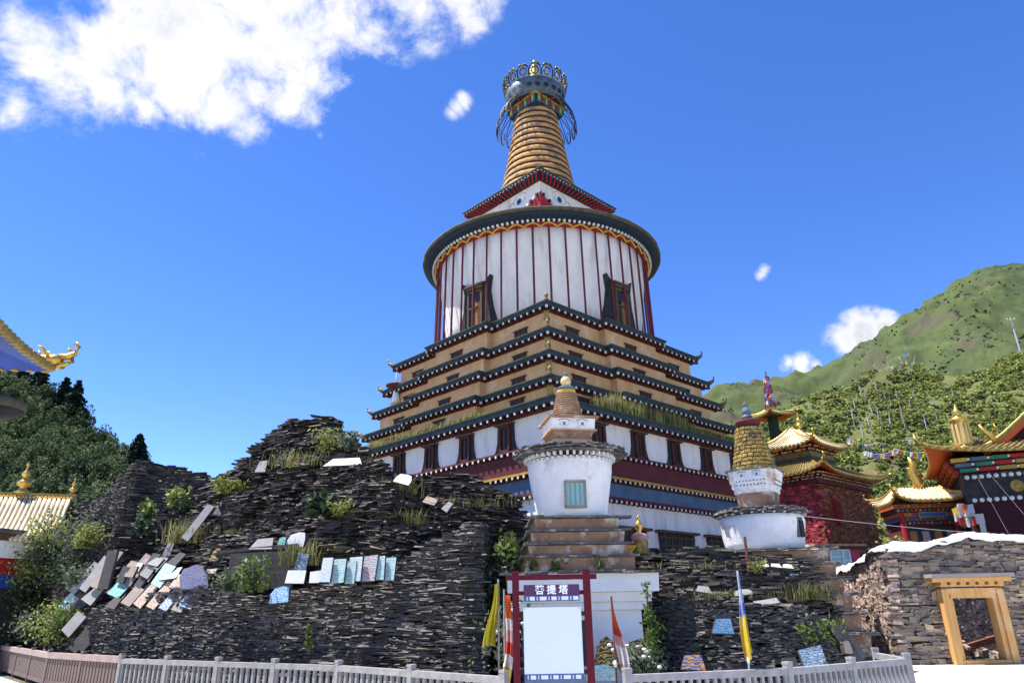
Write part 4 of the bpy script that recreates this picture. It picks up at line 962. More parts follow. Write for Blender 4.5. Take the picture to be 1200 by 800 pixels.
    upp = Sheet([A((735, 720, 21.6), (738, 650, 22.4)), A((760, 720, 21.0), (764, 645, 22.0)), A((790, 720, 20.4), (795, 690, 20.8), (800, 664, 21.4), (805, 640, 22.2)), A((830, 720, 19.9), (832, 690, 20.3), (840, 664, 21.2), (846, 642, 22.0)),
                 A((870, 725, 19.4), (870, 695, 19.9), (872, 668, 21.0), (874, 648, 22.0)), A((910, 725, 19.2), (910, 700, 19.6), (912, 676, 20.8), (912, 652, 21.8)), A((940, 725, 19.4), (940, 702, 19.8), (945, 680, 20.8), (948, 656, 21.6)),
                 A((960, 730, 19.6), (960, 705, 20.2), (962, 685, 21), (964, 668, 21.8)), A((985, 750, 19.8), (985, 730, 20.4), (986, 715, 21.2))])
    lst = []
    for i, (sh, kw) in enumerate(((low, dict(lay=(.020, .052), length=(.09, .38), tilt=.12, yaw=.25, bulge=.08, protr=.07)), (upp, dict(lay=(.028, .07), length=(.14, .6), protr=.16, ragged=.1, bulge=.2)))):
        V, F = stone_face(sh, seed=51 + i, **kw); lst.append((V, F, 2 if i == 0 else 0)); V, F = core_grid(sh); lst.append((V, F, 1))
    V, F, Mi = joinVF(lst); o = np_mesh('slate_mound', V, F, ['slate', 'slate_core', 'slate_grey'], Mi); tag(o, 'low dark slate heap under the weathered right stupa, behind the curved fence', 'stone mound')
build_mounds()

# ================================================================== CARVED SLABS
def mani(px, py, Y, w, h, matn, label, rz=0, lean=.15, roll=0, th=.05, shape=0, group=None, name='mani_stone', edge='mani_dark'):
    """one carved slab; px,py is the middle of its lower edge, w,h in picture pixels at that depth"""
    p = at(px, py, Y); k = Y * 1.0 / FPX; w *= k; h *= k * 1.02
    rg = random.Random(int(px * 31 + py * 17))
    if shape == 0: pts = [(-w / 2, 0), (w / 2, 0), (w / 2 * .98, h), (-w / 2 * .97, h * .98)]
    elif shape == 1: pts = [(-w / 2, 0), (w / 2 * .95, 0), (w / 2, h * .5), (w / 2 * .8, h * .92), (w * .1, h), (-w / 2 * .6, h * .86), (-w / 2 * .9, h * .5)]
    elif shape == 2: pts = [(-w / 2, 0), (w / 2, .02), (w / 2, h * .9), (w * .15, h), (-w * .3, h * .9), (-w * .3, h * .78), (-w / 2, h * .6)]
    else: pts = [(-w / 2, 0), (w / 2, 0), (w * .38, h), (-w * .28, h * .96)]
    pts = [(x + rg.uniform(-.015, .015), z + rg.uniform(-.015, .015)) for x, z in pts]
    m = MB().mat(edge); n = len(pts); dz = .004
    m.extrude_y(pts, 0, th)
    m.mat(matn); q = [(x * .985, z * .985 + .008 * h) for x, z in pts]; m.add([(x, -.003, z) for x, z in q], [tuple(range(n))])
    o = m.build(name); o.rotation_euler = (-lean, roll, rz); o.rotation_mode = 'ZXY' if False else 'XYZ'; o.location = p
    return tag(o, label, 'carved stone', group)
def build_manis():
    D = -.25
    # upright row on the lower terrace
    row = [(380, 682, 14, 27, 'mani_white', 'plain white carved slab at the left end of the upright aqua row'), (394, 683, 17, 26, 'mani_aqua', 'aqua carved slab with dark loops, second in the upright row'), (414, 681, 17, 27, 'mani_white', 'whitish slab with faint yellow loops in the middle of the upright row'),
           (409, 684, 12, 24, 'mani_aqua', 'narrow aqua slab squeezed behind the two pale slabs of the upright row'),
           (431, 681, 17, 28, 'mani_rose', 'carved slab with pink loops on grey in the upright row'), (417, 660, 1, 1, None, ''),
           (441, 679, 17, 26, 'mani_aqua', 'deep aqua slab, second from the right end of the upright row'), (455, 679, 15, 24, 'mani_aqua', 'aqua slab at the right end of the upright row')]
    for px, py, w, h, mt, lab in row:
        if mt: mani(px, py, 17.35, w, h, mt, lab, rz=R(-18), lean=.12, roll=.02)
    mani(345, 683, 17.95, 24, 14, 'mani_chalk', 'low chalky white slab left of the upright aqua row', R(-15), .2)
    mani(368, 683, 17.65, 14, 13, 'mani_chalk', 'small square chalky slab just left of the upright row', R(-15), .2)
    mani(350, 672, 18.75, 15, 22, 'mani_slateblue', 'dark slate slab with pale blue lettering under the ledge', R(-12), .1, .12, shape=0)
    mani(326, 707, 18.1, 25, 18, 'mani_blue', 'sky blue carved slab with chipped corner set in the lower wall', R(-20), .1, -.03, shape=2)
    mani(305, 643, 19.3, 31, 14, 'mani_grey', 'grey blank slab leaning on the upper ledge', R(-14), .5, shape=3)
    mani(329, 641, 19.25, 10, 12, 'mani_green', 'little green painted stone between the grey slab and the white rock', R(-14), .2, shape=1)
    mani(345, 641, 19.2, 24, 17, 'mani_chalk', 'lumpy white painted rock at the right end of the upper ledge', R(-14), .2, th=.2, shape=1)
    mani(401, 545, 21.35, 48, 12, 'mani_chalk', 'long white slab lying just below the crest of the heap', R(-6), .6, shape=3)
    mani(470, 566, 20.4, 22, 13, 'mani_chalk', 'broken white slab right of the long white slab near the crest', R(-10), .4, .3, shape=1)
    mani(304, 553, 22.2, 14, 16, 'mani_grey', 'grey triangular slab on the left shoulder of the heap', R(-10), .4, shape=3)
    mani(256, 604, 22.8, 16, 20, 'mani_dark', 'dark grey slab leaning left of the heap top', R(-10), .5, .2)
    mani(502, 590, 20.6, 16, 10, 'mani_tan', 'thin tan slab sticking out of the right slope of the heap', R(-20), .7, .3)
    mani(520, 598, 20.3, 10, 14, 'mani_grey', 'pointed grey flake on the right slope of the heap', R(-20), .6, .5, shape=3)
    mani(216, 632, 22.1, 10, 46, 'mani_grey', 'long pale grey slab standing steeply at the upper left of the jumble', R(-10), .35, .42)
    mani(192, 658, 22.6, 11, 26, 'mani_grey', 'upright pale pointed slab below the long leaning slab', R(-10), .2, .12, shape=3)
    mani(250, 658, 21.0, 11, 16, 'mani_gold', 'small dark stone with ochre lines in the left end of the ledge', R(-10), .3, shape=1)
    mani(302, 690, 19.15, 84, 40, 'mani_dark', 'big dark slate board closing the niche under the upper ledge', R(-14), .05, 0, .08)
    mani(300, 645, 19.35, 104, 4, 'mani_dark', 'long thin dark shelf slab carrying the grey slab and white rock', R(-14), .0, -.03, .5)
    # the jumble of slabs sloping down to the left
    jumble = [(228, 690, 20.5, 46, 24, 'mani_violet', 'wide violet inscribed slab on top of the wall corner', -.35, 1, 0), (216, 712, 20.5, 20, 34, 'mani_vivid', 'bright blue slab with orange spots in the jumble', .45, 0, .35), (206, 716, 20.6, 16, 24, 'mani_grey', 'clean grey slab at the bottom right of the jumble', .45, 0, .3),
        (190, 714, 20.9, 14, 32, 'mani_vivid', 'blue and white striped slab tilted in the jumble', .5, 0, .55), (175, 712, 21.2, 14, 30, 'mani_pastel', 'pastel slab with red and green loops in the lower jumble', .5, 0, .6), (160, 710, 21.5, 14, 28, 'mani_pastel', 'cream slab with faint painted loops, left of the pastel slab', .5, 0, .6), (146, 708, 21.8, 16, 20, 'mani_tan', 'brownish blank slab low in the jumble', .5, 0, .6),
        (132, 698, 22.4, 22, 14, 'mani_green', 'green and red daubed slab in the middle of the jumble', .6, 0, .4), (196, 678, 21.4, 28, 15, 'mani_aqua', 'flat pale aqua slab leaning across the upper jumble', .7, 3, -.1), (182, 686, 21.5, 18, 24, 'mani_aqua', 'pale blue tall slab in the middle of the jumble', .4, 0, .5), (205, 690, 21.1, 22, 16, 'mani_pastel', 'tan slab with yellow edge beside the flat aqua slab', .5, 0, .3),
        (110, 688, 23.0, 16, 40, 'mani_tan', 'tall tan slab leaning left of the dark upright block', .35, 0, .42), (96, 692, 23.5, 13, 38, 'mani_grey', 'long grey slab leaning at the left of the jumble', .35, 0, .55), (84, 694, 24.0, 12, 34, 'mani_grey', 'second long grey slab at the far left of the jumble', .4, 0, .62), (120, 690, 22.8, 18, 38, 'mani_dark', 'dark upright block like slab in the left jumble', .05, 0, .12),
        (150, 676, 22.4, 14, 12, 'mani_tan', 'small tan block behind the dark upright block', .3, 0, .2), (140, 682, 22.5, 12, 16, 'mani_dark', 'small dark slab right of the dark upright block', .2, 0, .3), (158, 668, 22.6, 12, 9, 'mani_chalk', 'tiny white flake at the top of the jumble', .5, 3, .4), (168, 676, 22.0, 16, 12, 'mani_grey', 'grey slab tucked under the pale blue tall slab', .4, 0, .5),
        (100, 706, 23.0, 20, 20, 'mani_grey', 'grey slab at the lower left above the bramble', .5, 3, .6), (72, 712, 25.1, 14, 20, 'mani_aqua', 'aqua slab half hidden in weeds at the left foot of the jumble', .5, 0, .6), (60, 726, 26.2, 10, 18, 'mani_blue', 'small blue slab at the far left end in the weeds', .5, 0, .6),
        (178, 662, 22.0, 20, 10, 'mani_grey', 'grey slab lying across the top right of the jumble', .7, 3, .3), (160, 688, 22.0, 12, 18, 'mani_dark', 'dark wedge slab in the heart of the jumble', .4, 0, .5), (128, 712, 22.0, 18, 12, 'mani_dark', 'dark flat slab under the brownish blank slab', .6, 3, .3), (240, 672, 20.9, 30, 7, 'mani_tan', 'long reddish tan plank of slate on the wall corner', .8, 0, -.05)]
    for px, py, Y, w, h, mt, lab, lean, shp, roll in jumble: mani(px, py, Y - .35, w * .95, h * 1.08, mt, lab, R(-24), lean, roll * .62, .07, shp)
    rj = random.Random(77)
    for k in range(34):
        f = rj.random(); px = 66 + 150 * f + rj.uniform(-6, 6); py = 716 - 20 * f - rj.uniform(-4, 34); Y = 24.4 - 3.6 * f + (716 - py) * .012
        mani(px, py, Y - .12, rj.uniform(9, 17), rj.uniform(12, 26), rj.choice(['mani_grey', 'mani_dark', 'mani_tan', 'mani_dark']), 'plain weathered slab wedged among the leaning carved slabs at the left', R(-24), rj.uniform(.25, .6), rj.uniform(.1, .5), .07, rj.choice([0, 0, 1, 3]), 'plain slabs in the leaning jumble')
    # lower left: dark flags propped at the foot
    for k, (px, py, w, h, lab) in enumerate(((84, 762, 14, 30, 'dark slab propped at the foot of the wall by the weeds'), (94, 762, 10, 26, 'narrow dark slab leaning beside the propped slab'), (76, 742, 16, 24, 'brown grey slab lying on the weedy foot of the wall'))):
        mani(px, py, 22.9 - .2 * k, w, h, 'mani_dark' if k != 2 else 'mani_grey', lab, R(-24), .35, .5)
    # right heap
    mani(848, 742, 16.85, 25, 15, 'mani_blue', 'turquoise lettered slab with grey top set in the right slate wall', R(5), .08, .05, shape=3)
    mani(848, 728, 17.0, 17, 7, 'mani_dark', 'dark grey cap stone above the turquoise slab', R(5), .1, .1)
    mani(813, 785, 16.4, 28, 16, 'mani_yellow', 'painted slab with blue and orange scrolls near the feathery plant', R(4), .35, .08, shape=3)
    mani(957, 780, 16.8, 28, 19, 'mani_slateblue', 'dark blue lettered slab leaning at the foot of the right heap', R(10), .35, -.1)
    mani(928, 783, 16.6, 16, 12, 'mani_dark', 'dark blank slab left of the dark blue lettered slab', R(10), .4)
    mani(1010, 773, 17.6, 17, 40, 'mani_dark', 'big grey violet boulder slab leaning left by the fence bend', R(10), .25, -.55, .25, 1)
    mani(995, 765, 17.5, 9, 12, 'mani_tan', 'small tan stone beside the leaning boulder slab', R(10), .2, 0, .15, 1)
    mani(825, 694, 18.2, 18, 10, 'mani_grey', 'pale grey slab on the ledge of the right heap', R(5), .7, .15, shape=3)
    mani(872, 697, 18.1, 22, 9, 'mani_grey', 'grey slab on the ledge just left of the blue and yellow flag', R(5), .8, -.1, shape=1)
    mani(900, 708, 18.0, 28, 7, 'mani_grey', 'long thin grey slab jutting right of the blue and yellow flag', R(5), .8, -.12)
    for k, (px, py, lab) in enumerate(((895, 663, 'left white stone of the scatter below the weathered stupa'), (910, 664, 'middle white stone of the scatter below the weathered stupa'), (924, 665, 'right white stone of the scatter below the weathered stupa'), (932, 676, 'lowest white stone of the scatter below the weathered stupa'))):
        mani(px, py, 20.9, 13, 6, 'mani_chalk', lab, R(8), .8, .1, .1, 1)
    # by the plinth of the white stupa
    mani(704, 785, 16.6, 16, 34, 'mani_gold', 'black and gold carved stone right of the sign post', R(3), .15, .25, shape=1)
    mani(716, 784, 16.5, 24, 30, 'mani_gold', 'black and gold carved boulder left of the orange prayer flag', R(3), .15, -.2, .2, 1)
    mani(748, 784, 16.7, 30, 30, 'mani_gold', 'dark carved boulder with gold scrolls between prayer flag and plant', R(3), .12, .1, .25, 1)
    mani(688, 780, 16.9, 12, 46, 'mani_dark', 'tall dark plain slab standing behind the right sign post', R(3), .05)
    mani(705, 798, 14.6, 34, 16, 'mani_aqua', 'pale green rounded slab behind the rail right of the sign', R(3), .1, 0, .06, 1)
build_manis()

# ================================================================== FENCES
def fence_run(name, label, pts, cat, mrail, mbal, H=.85, spacing=1.6, bs=.16, bw=.05, cap=None, solid=False, post_w=.11):
    t = thing(name, label, cat, (pts[0][0], pts[0][1], 0)); o = Vector((pts[0][0], pts[0][1], 0)); P = [Vector((x, y, 0)) - o for x, y in pts]
    bal = None; post = None; pm = []
    for a, b in zip(P[:-1], P[1:]):
        d = b - a; L = d.length; ang = math.atan2(d.y, d.x); k = max(1, round(L / spacing)); mid = (a + b) / 2
        m = MB().mat(mrail); m.box((mid.x, mid.y, H - .05), (L, .12 if solid else .10, .10 if not solid else .14), ang); m.build('top_rail', t)
        m = MB().mat(mbal); m.box((mid.x, mid.y, .12), (L, .07, .09), ang); m.build('bottom_rail', t)
        for i in range(k + (1 if b is P[-1] else 0)):
            p = a + d * (i / k)
            if post is None:
                m = MB().mat(mbal if not cap else cap); m.box((0, 0, (H + .05) / 2), (post_w, post_w, H + .05)); m.box((0, 0, H + .07), (post_w * 1.08, post_w * 1.08, .04)); post = m.build('post', t, p, ang)
            else: part_copy(post, t, p, ang)
        n = int(L / bs)
        for i in range(n):
            q = a + d * ((i + .5) / n)
            if bal is None: m = MB().mat(mbal); m.box((0, 0, H / 2), (bw, .05, H - .16)); bal = m.build('baluster', t, q, ang)
            else: part_copy(bal, t, q, ang)
    return t
fence_run('fence', 'brownish fence of close upright slats with a thick rail, along the left slope', FENCE[0:3], 'fence', 'fence_cap', 'fence_brown', .82, 2.3, .175, .125, None, True, .10)
fence_run('fence', 'grey concrete baluster fence running from the corner to the red framed sign', FENCE[2:5], 'fence', 'concrete', 'concrete', .79, 1.9, .17, .06)
fence_run('fence', 'grey baluster fence curving round the right slate heap', FENCE[5:9], 'fence', 'concrete', 'concrete', .79, 1.9, .13, .05)

# ================================================================== SIGN
def text_mesh(txt, size):
    c = bpy.data.curves.new('lettering', 'FONT'); c.body = txt; c.size = size; c.align_x = 'CENTER'; c.align_y = 'CENTER'; c.extrude = .004; c.offset = .004
    o = bpy.data.objects.new('lettering', c); col.objects.link(o); dg = bpy.context.evaluated_depsgraph_get()
    me = bpy.data.meshes.new_from_object(o.evaluated_get(dg)); bpy.data.objects.remove(o); return me
def build_sign():
    Y = 11.0; x0, x1 = at(605, 735, Y).x, at(690, 735, Y).x; cx = (x0 + x1) / 2; hw = (x1 - x0) / 2
    S = thing('sign_board', 'dark red framed sign with a purple name plate over a blank white panel', 'sign', (cx, Y, 0), R(0)); zt = at(650, 672, Y).z
    for sx in (-1, 1): m = MB().mat('sign_red'); m.box((sx * hw, 0, (zt + .05) / 2), (.10, .10, zt + .05)); m.build('post', S)
    m = MB().mat('sign_red'); m.box((0, .0, zt - .045), (2 * hw + .29, .115, .07)); m.build('top_beam', S)
    for z in (at(650, 694, Y).z, at(650, 719, Y).z, at(650, 787, Y).z): m = MB().mat('sign_red'); m.box((0, .01, z), (2 * hw - .1, .06, .055)); m.build('cross_rail', S)
    za, zb = at(650, 684.5, Y).z, at(650, 704, Y).z; w = .81
    m = MB().mat('sign_purple'); m.box((0, -.045, (za + zb) / 2), (w, .04, za - zb)); m.mat('sign_blue'); m.box((0, -.066, zb + .04), (w, .006, .08)); pl = m.build('name_plate', S)
    def strip(z, parent, ww):
        m = MB(); x = -ww / 2 + .04; i = 0
        while x < ww / 2 - .05:
            l = (.02, .075, .02, .10)[i % 4]; m.mat('sign_pink' if i % 4 in (0, 2) else 'sign_white'); m.box((x + l / 2, -.070, z), (l, .006, .05)); x += l + .025; i += 1
        m.build('patterned_strip', parent)
    strip(zb + .04, pl, w)
    me = text_mesh('菩 提 塔', .135); me.materials.append(MATS['letter_white']); o = bpy.data.objects.new('lettering', me); col.objects.link(o); o.parent = pl; o.rotation_euler = (PI / 2, 0, 0); o.location = (0, -.07, (za + zb) / 2 + .035)
    zc, zd = at(650, 711, Y).z, at(650, 796, Y).z
    m = MB().mat('sign_white'); m.box((0, -.045, (zc + zd) / 2), (.83, .035, zc - zd)); m.mat('sign_blue'); m.box((0, -.064, zd + .04), (.83, .006, .08)); p = m.build('panel', S); strip(zd + .04, p, .83)
    m = MB().mat('steel_pole')
    for sx in (-1, 1):
        for z in (zc - .03,): m.lathe([(.012, 0), (.010, .008), (0, .01)], 8, (sx * .39, -.065, z))
    m.build('screw', p)
build_sign()

# ================================================================== FLAGS BY THE FENCE
def cloth_strip(mats, w0, w1, L, seed, folds=5, depth=.085, sway=.08, prof=None):
    """hanging cloth: bands of colour from top to bottom, gathered in soft folds"""
    rg = random.Random(seed); nu, nv = 15, 28; P = []; ph = [rg.uniform(0, 6) for _ in range(4)]
    for j in range(nv + 1):
        v = j / nv; w = (w0 + (w1 - w0) * v) * (prof(v) if prof else 1); row = []
        for i in range(nu + 1):
            u = i / nu; f = math.sin(u * folds * PI + ph[0] + 1.5 * v) * depth * (.4 + .6 * v) + math.sin(u * 3 + v * 5 + ph[1]) * depth * .5
            row.append((w * (u - .08) + sway * v * math.sin(v * 3 + ph[2]), f, -L * v - .06 * L * math.sin(u * 2.2 + ph[3]) * v))
        P.append(row)
    m = MB()
    for j in range(nv):
        m.mat(mats[min(len(mats) - 1, int(j / nv * len(mats)))], True); m.grid([P[j], P[j + 1]])
    return m
def prayer_flag(label, px, ytop, ybot, Y, mats, w0, w1, pole_mat, flag_y0, flag_y1, seed, prof=None, folds=5, knot=True):
    b = at(px, ybot, Y); z1 = at(px, ytop, Y).z; S = thing('prayer_flag', label, 'flag', (b.x, Y, 0))
    m = MB().mat(pole_mat); m.tube([(0, 0, 0), (0, 0, z1)], .016, 7); m.build('pole', S)
    za, zb = at(px, flag_y0, Y).z, at(px, flag_y1, Y).z
    m = cloth_strip(mats, w0, w1, za - zb, seed, folds, prof=prof); m.build('cloth', S, (0, 0, za))
    if knot:
        m = MB().mat('white_paint'); m.lathe([(.018, -.05), (.03, 0), (.018, .05)], 8, (0, 0, .92)); m.build('binding', S)
    return S
prayer_flag('faded yellow prayer flag hanging at the far left of the sign', 585, 678, 800, 11.9, ['flag_olive', 'flag_olive'], -.06, -.20, 'grey_wood', 684, 760, 3, folds=3, knot=False)
prayer_flag('red and white prayer flag bundled on a pole touching the left sign post', 592, 690, 800, 11.6, ['flag_orange', 'flag_orange', 'flag_white', 'flag_pink', 'flag_red', 'flag_white', 'flag_yellow'], .10, .13, 'grey_wood', 697, 800, 8, folds=4)
prayer_flag('orange and pink prayer flag on a pole right of the sign', 722, 698, 790, 11.75, ['flag_red', 'flag_orange', 'flag_orange', 'flag_red', 'flag_pink', 'flag_white', 'flag_white', 'flag_pink'], .03, .14, 'rust', 702, 786, 5, prof=lambda v: .5 + 1.1 * math.sin(PI * min(1, v * .9)), folds=4)
prayer_flag('blue and yellow prayer flag on a white pole before the right slate heap', 880, 668, 800, 12.05, ['flag_blue', 'flag_pale_blue', 'flag_blue', 'flag_yellow', 'flag_yellow', 'flag_yellow'], .06, .15, 'steel_pole', 672, 768, 6, prof=lambda v: .6 + .9 * v * (1.3 - v), folds=3)

# ================================================================== TEMPLE ROOFS
def curved_roof(parent, w, d, z, h, top_w, top_d, lift, tile='gold_paint', under='vermilion', edge='gold_paint', ribs=True, name='roof', ov=0, horn='gold', rib_step=.3, thick=.14, seams=20):
    """hipped roof with swept-up corners over half sizes w,d (eave) and top_w,top_d (ridge); returns the roof object"""
    m = MB(); nu, nv = 24, 8
    sides = [((-w, -d), (w, -d), (-top_w, -top_d), (top_w, -top_d)), ((w, -d), (w, d), (top_w, -top_d), (top_w, top_d)), ((w, d), (-w, d), (top_w, top_d), (-top_w, top_d)), ((-w, d), (-w, -d), (-top_w, top_d), (-top_w, -top_d))]
    def pt(s, u, v, dz=0):
        a, b, c, e = sides[s]; t = (u + 1) / 2
        x0, y0 = a[0] + (b[0] - a[0]) * t, a[1] + (b[1] - a[1]) * t; x1, y1 = c[0] + (e[0] - c[0]) * t, c[1] + (e[1] - c[1]) * t
        k = abs(u) ** 4 * (1 - v) ** 2; ext = 1 + .05 * k
        return (x0 * ext + (x1 - x0 * ext) * v, y0 * ext + (y1 - y0 * ext) * v, z + h * v ** 1.45 + lift * k + dz)
    for s in range(4):
        us = np.linspace(-1, 1, nu + 1); vs = np.linspace(0, 1, nv + 1)
        m.mat(tile, True); m.grid([[pt(s, u, v) for v in vs] for u in us])
        m.mat(under, True); m.grid([[pt(s, u, v, -thick) for v in vs[:5]] for u in us], flip=True)
        m.mat(edge); m.grid([[pt(s, u, 0, -thick), pt(s, u, 0)] for u in us])
    m.mat(tile); m.prism([(-top_w, -top_d), (top_w, -top_d), (top_w, top_d), (-top_w, top_d)], z + h - .02, z + h + .06)
    ro = m.build(name, parent)
    m = MB().mat(edge, True)
    for s in range(4):
        L = 2 * (w if s % 2 == 0 else d); n = max(4, int(L / rib_step))
        for i in range(n):
            u = -1 + 2 * (i + .5) / n
            if ribs: m.mat(tile, True); m.tube([pt(s, u, v, .02) for v in np.linspace(0, 1, 5)], .05, 5)
            p = pt(s, u, 0, -.03); m.mat(edge); m.lathe([(.085, -.07), (.10, 0), (.085, .07)], 7, p)
    m.build('tile_rows', ro)
    for s in range(4):
        m = MB().mat(horn, True)
        m.tube([pt(s, -1, v, .07) for v in np.linspace(1, 0, 8)], .09, 6)
        p = Vector(pt(s, -1, 0, .05)); dr = Vector((p.x, p.y, 0)).normalized(); sc = .55 + .05 * max(w, d)
        m.tube([p, p + dr * .22 * sc + Vector((0, 0, .06 * sc)), p + dr * .45 * sc + Vector((0, 0, .26 * sc)), p + dr * .40 * sc + Vector((0, 0, .52 * sc)), p + dr * .28 * sc + Vector((0, 0, .56 * sc))], [.10 * sc, .10 * sc, .08 * sc, .06 * sc, .03 * sc], 6)
        m.build('hip_ridge', ro)
    return ro
def brackets(parent, w, d, z0, rows, out, mats, step=.32, hrow=.2, name='bracket_rows'):
    m = MB()
    for r in range(rows):
        ww, dd, z = w + out * r, d + out * r, z0 + hrow * (r + .5); 
        m.mat('maroon'); m.box((0, 0, z), (2 * ww - .1, 2 * dd - .1, hrow * .96))
        for k, (L, o, ang) in enumerate(((ww, dd, 0), (dd, ww, PI / 2), (ww, dd, PI), (dd, ww, -PI / 2))):
            n = int(2 * L / step); Q = Matrix.Rotation(ang, 3, 'Z')
            for i in range(n):
                x = -L + 2 * L * (i + .5) / n; p = Q @ Vector((x, -o - .02, z)); m.mat(mats[(i + r) % len(mats)]); m.box(p, (step * .8, .16, hrow * .62), ang)
                q = Q @ Vector((x + step * .5, -o - .08, z)); m.mat('rafter_end'); m.box(q, (.07, .12, .07), ang)
    return m.build(name, parent)
def finial(parent, z, s=1.0, x=0, y=0, mt='gold', name='finial'):
    m = MB().mat(mt, True); m.lathe([(r * s, q * s) for r, q in ((.34, 0), (.40, .10), (.20, .22), (.14, .34), (.34, .50), (.36, .62), (.16, .78), (.10, .9), (.22, 1.02), (.20, 1.14), (.07, 1.3), (.05, 1.5), (.10, 1.6), (0, 1.8))], 14, (x, y, z)); return m.build(name, parent)

def build_red_temple():
    # brick tower with gilded double roof
    ang = math.atan2(.66, .75); hx, hy = 3.7, 2.5; cx, cy = 19.55 + .75 * hx - .66 * hy, 46 + .66 * hx + .75 * hy
    T = thing('temple', 'red and brown brick temple with a gilded two tier roof and gold finial', 'temple', (cx, cy, 0), ang)
    def tp(s): return [(-hx * s, -hy * s), (hx * s, -hy * s), (hx * s, hy * s), (-hx * s, hy * s)]
    m = MB().mat('brown_brick'); m.prism(tp(1.02), -.1, 9.3, tp(.965))
    m.build('wall_core', T)
    fr = Sheet([[Vector((-hx * 1.06, -hy * 1.06, 0)), Vector((-hx, -hy, 9.0))], [Vector((hx * 1.06, -hy * 1.06, 0)), Vector((hx, -hy, 9.0))]]); lf = Sheet([[Vector((-hx * 1.06, hy * 1.06, 0)), Vector((-hx, hy, 9.0))], [Vector((-hx * 1.06, -hy * 1.06, 0)), Vector((-hx, -hy, 9.0))]])
    for sh, mt, sd in ((fr, 'brown_brick', 5), (lf, 'red_brick', 6)):
        V, F = stone_face(sh, lay=(.11, .16), length=(.18, .42), depth=.2, protr=.05, yaw=.10, tilt=.02, ragged=0, gapfrac=.01, step=.98, wav=.01, seed=sd, zmin=2.5); np_mesh('wall_face', V, F, [mt], parent=T)
    m = MB().mat('maroon'); m.prism(tp(1.05), 9.02, 9.3, tp(1.05)); m.build('parapet_band', T)
    m = MB().mat('red_paint'); m.box((-2.1, -hy - .2, 7.3), (.55, .3, 1.5)); m.mat('maroon'); m.box((-2.1, -hy - .32, 7.3), (.38, .12, 1.3)); m.build('window', T)
    m = MB().mat('maroon'); m.box((-hx - .2, .2, 6.6), (.2, 1.1, 1.4)); m.mat('window_black'); m.box((-hx - .28, .2, 6.3), (.1, .6, .6)); m.build('window', T)
    brackets(T, hx, hy, 9.3, 3, .15, ['vermilion', 'deep_blue', 'yellow_bright', 'vermilion', 'blue_band'], hrow=.15)
    curved_roof(T, 4.6, 3.4, 9.72, 1.0, 2.1, 1.55, .5, rib_step=.3, tile='dull_gold')
    U = MB().mat('dull_gold'); U.b2(-1.7, 1.7, -1.3, 1.3, 10.7, 11.75); U.mat('mossy_edge'); U.b2(-1.75, 1.75, -1.35, 1.35, 11.0, 11.25); u = U.build('upper_storey', T)
    brackets(T, 1.75, 1.35, 11.6, 2, .2, ['vermilion', 'deep_blue', 'yellow_bright'])
    curved_roof(T, 2.5, 2.0, 12.0, 1.35, 1.4, .12, .35, name='upper_roof', rib_step=.3, tile='tile_cream')
    finial(T, 13.35, .8)
build_red_temple()

def build_small_golden_roof():
    p = at(905, 488, 60); T = thing('shrine', 'tiny gilded roof with a prayer flag mast behind the weathered stupa', 'shrine', (p.x, 60, 0), R(20)); z = p.z
    m = MB().mat('forest_floor'); m.b2(-.3, .3, -.3, .3, -.1, z); m.build('wall', T); curved_roof(T, 1.35, 1.35, z, .6, .25, .25, .3, rib_step=.3, tile='dull_gold')
    m = MB().mat('rust'); m.tube([(0, 0, z + .7), (0, 0, z + 4.1)], .05, 6); m.build('mast', T)
    rg = random.Random(2); m = MB()
    for i in range(46):
        f = i / 46; zz = z + .9 + 2.7 * f; r = .55 * (1 - f) + .12; a = i * 2.4; m.mat(rg.choice(['flag_red', 'flag_white', 'flag_blue', 'flag_orange', 'flag_red', 'flag_pale_blue'])); m.box((r * math.cos(a) * .7, r * math.sin(a) * .7, zz), (.32, .05, .28), a + 1.2, jit=.4)
    m.build('wound_flags', T)
build_small_golden_roof()

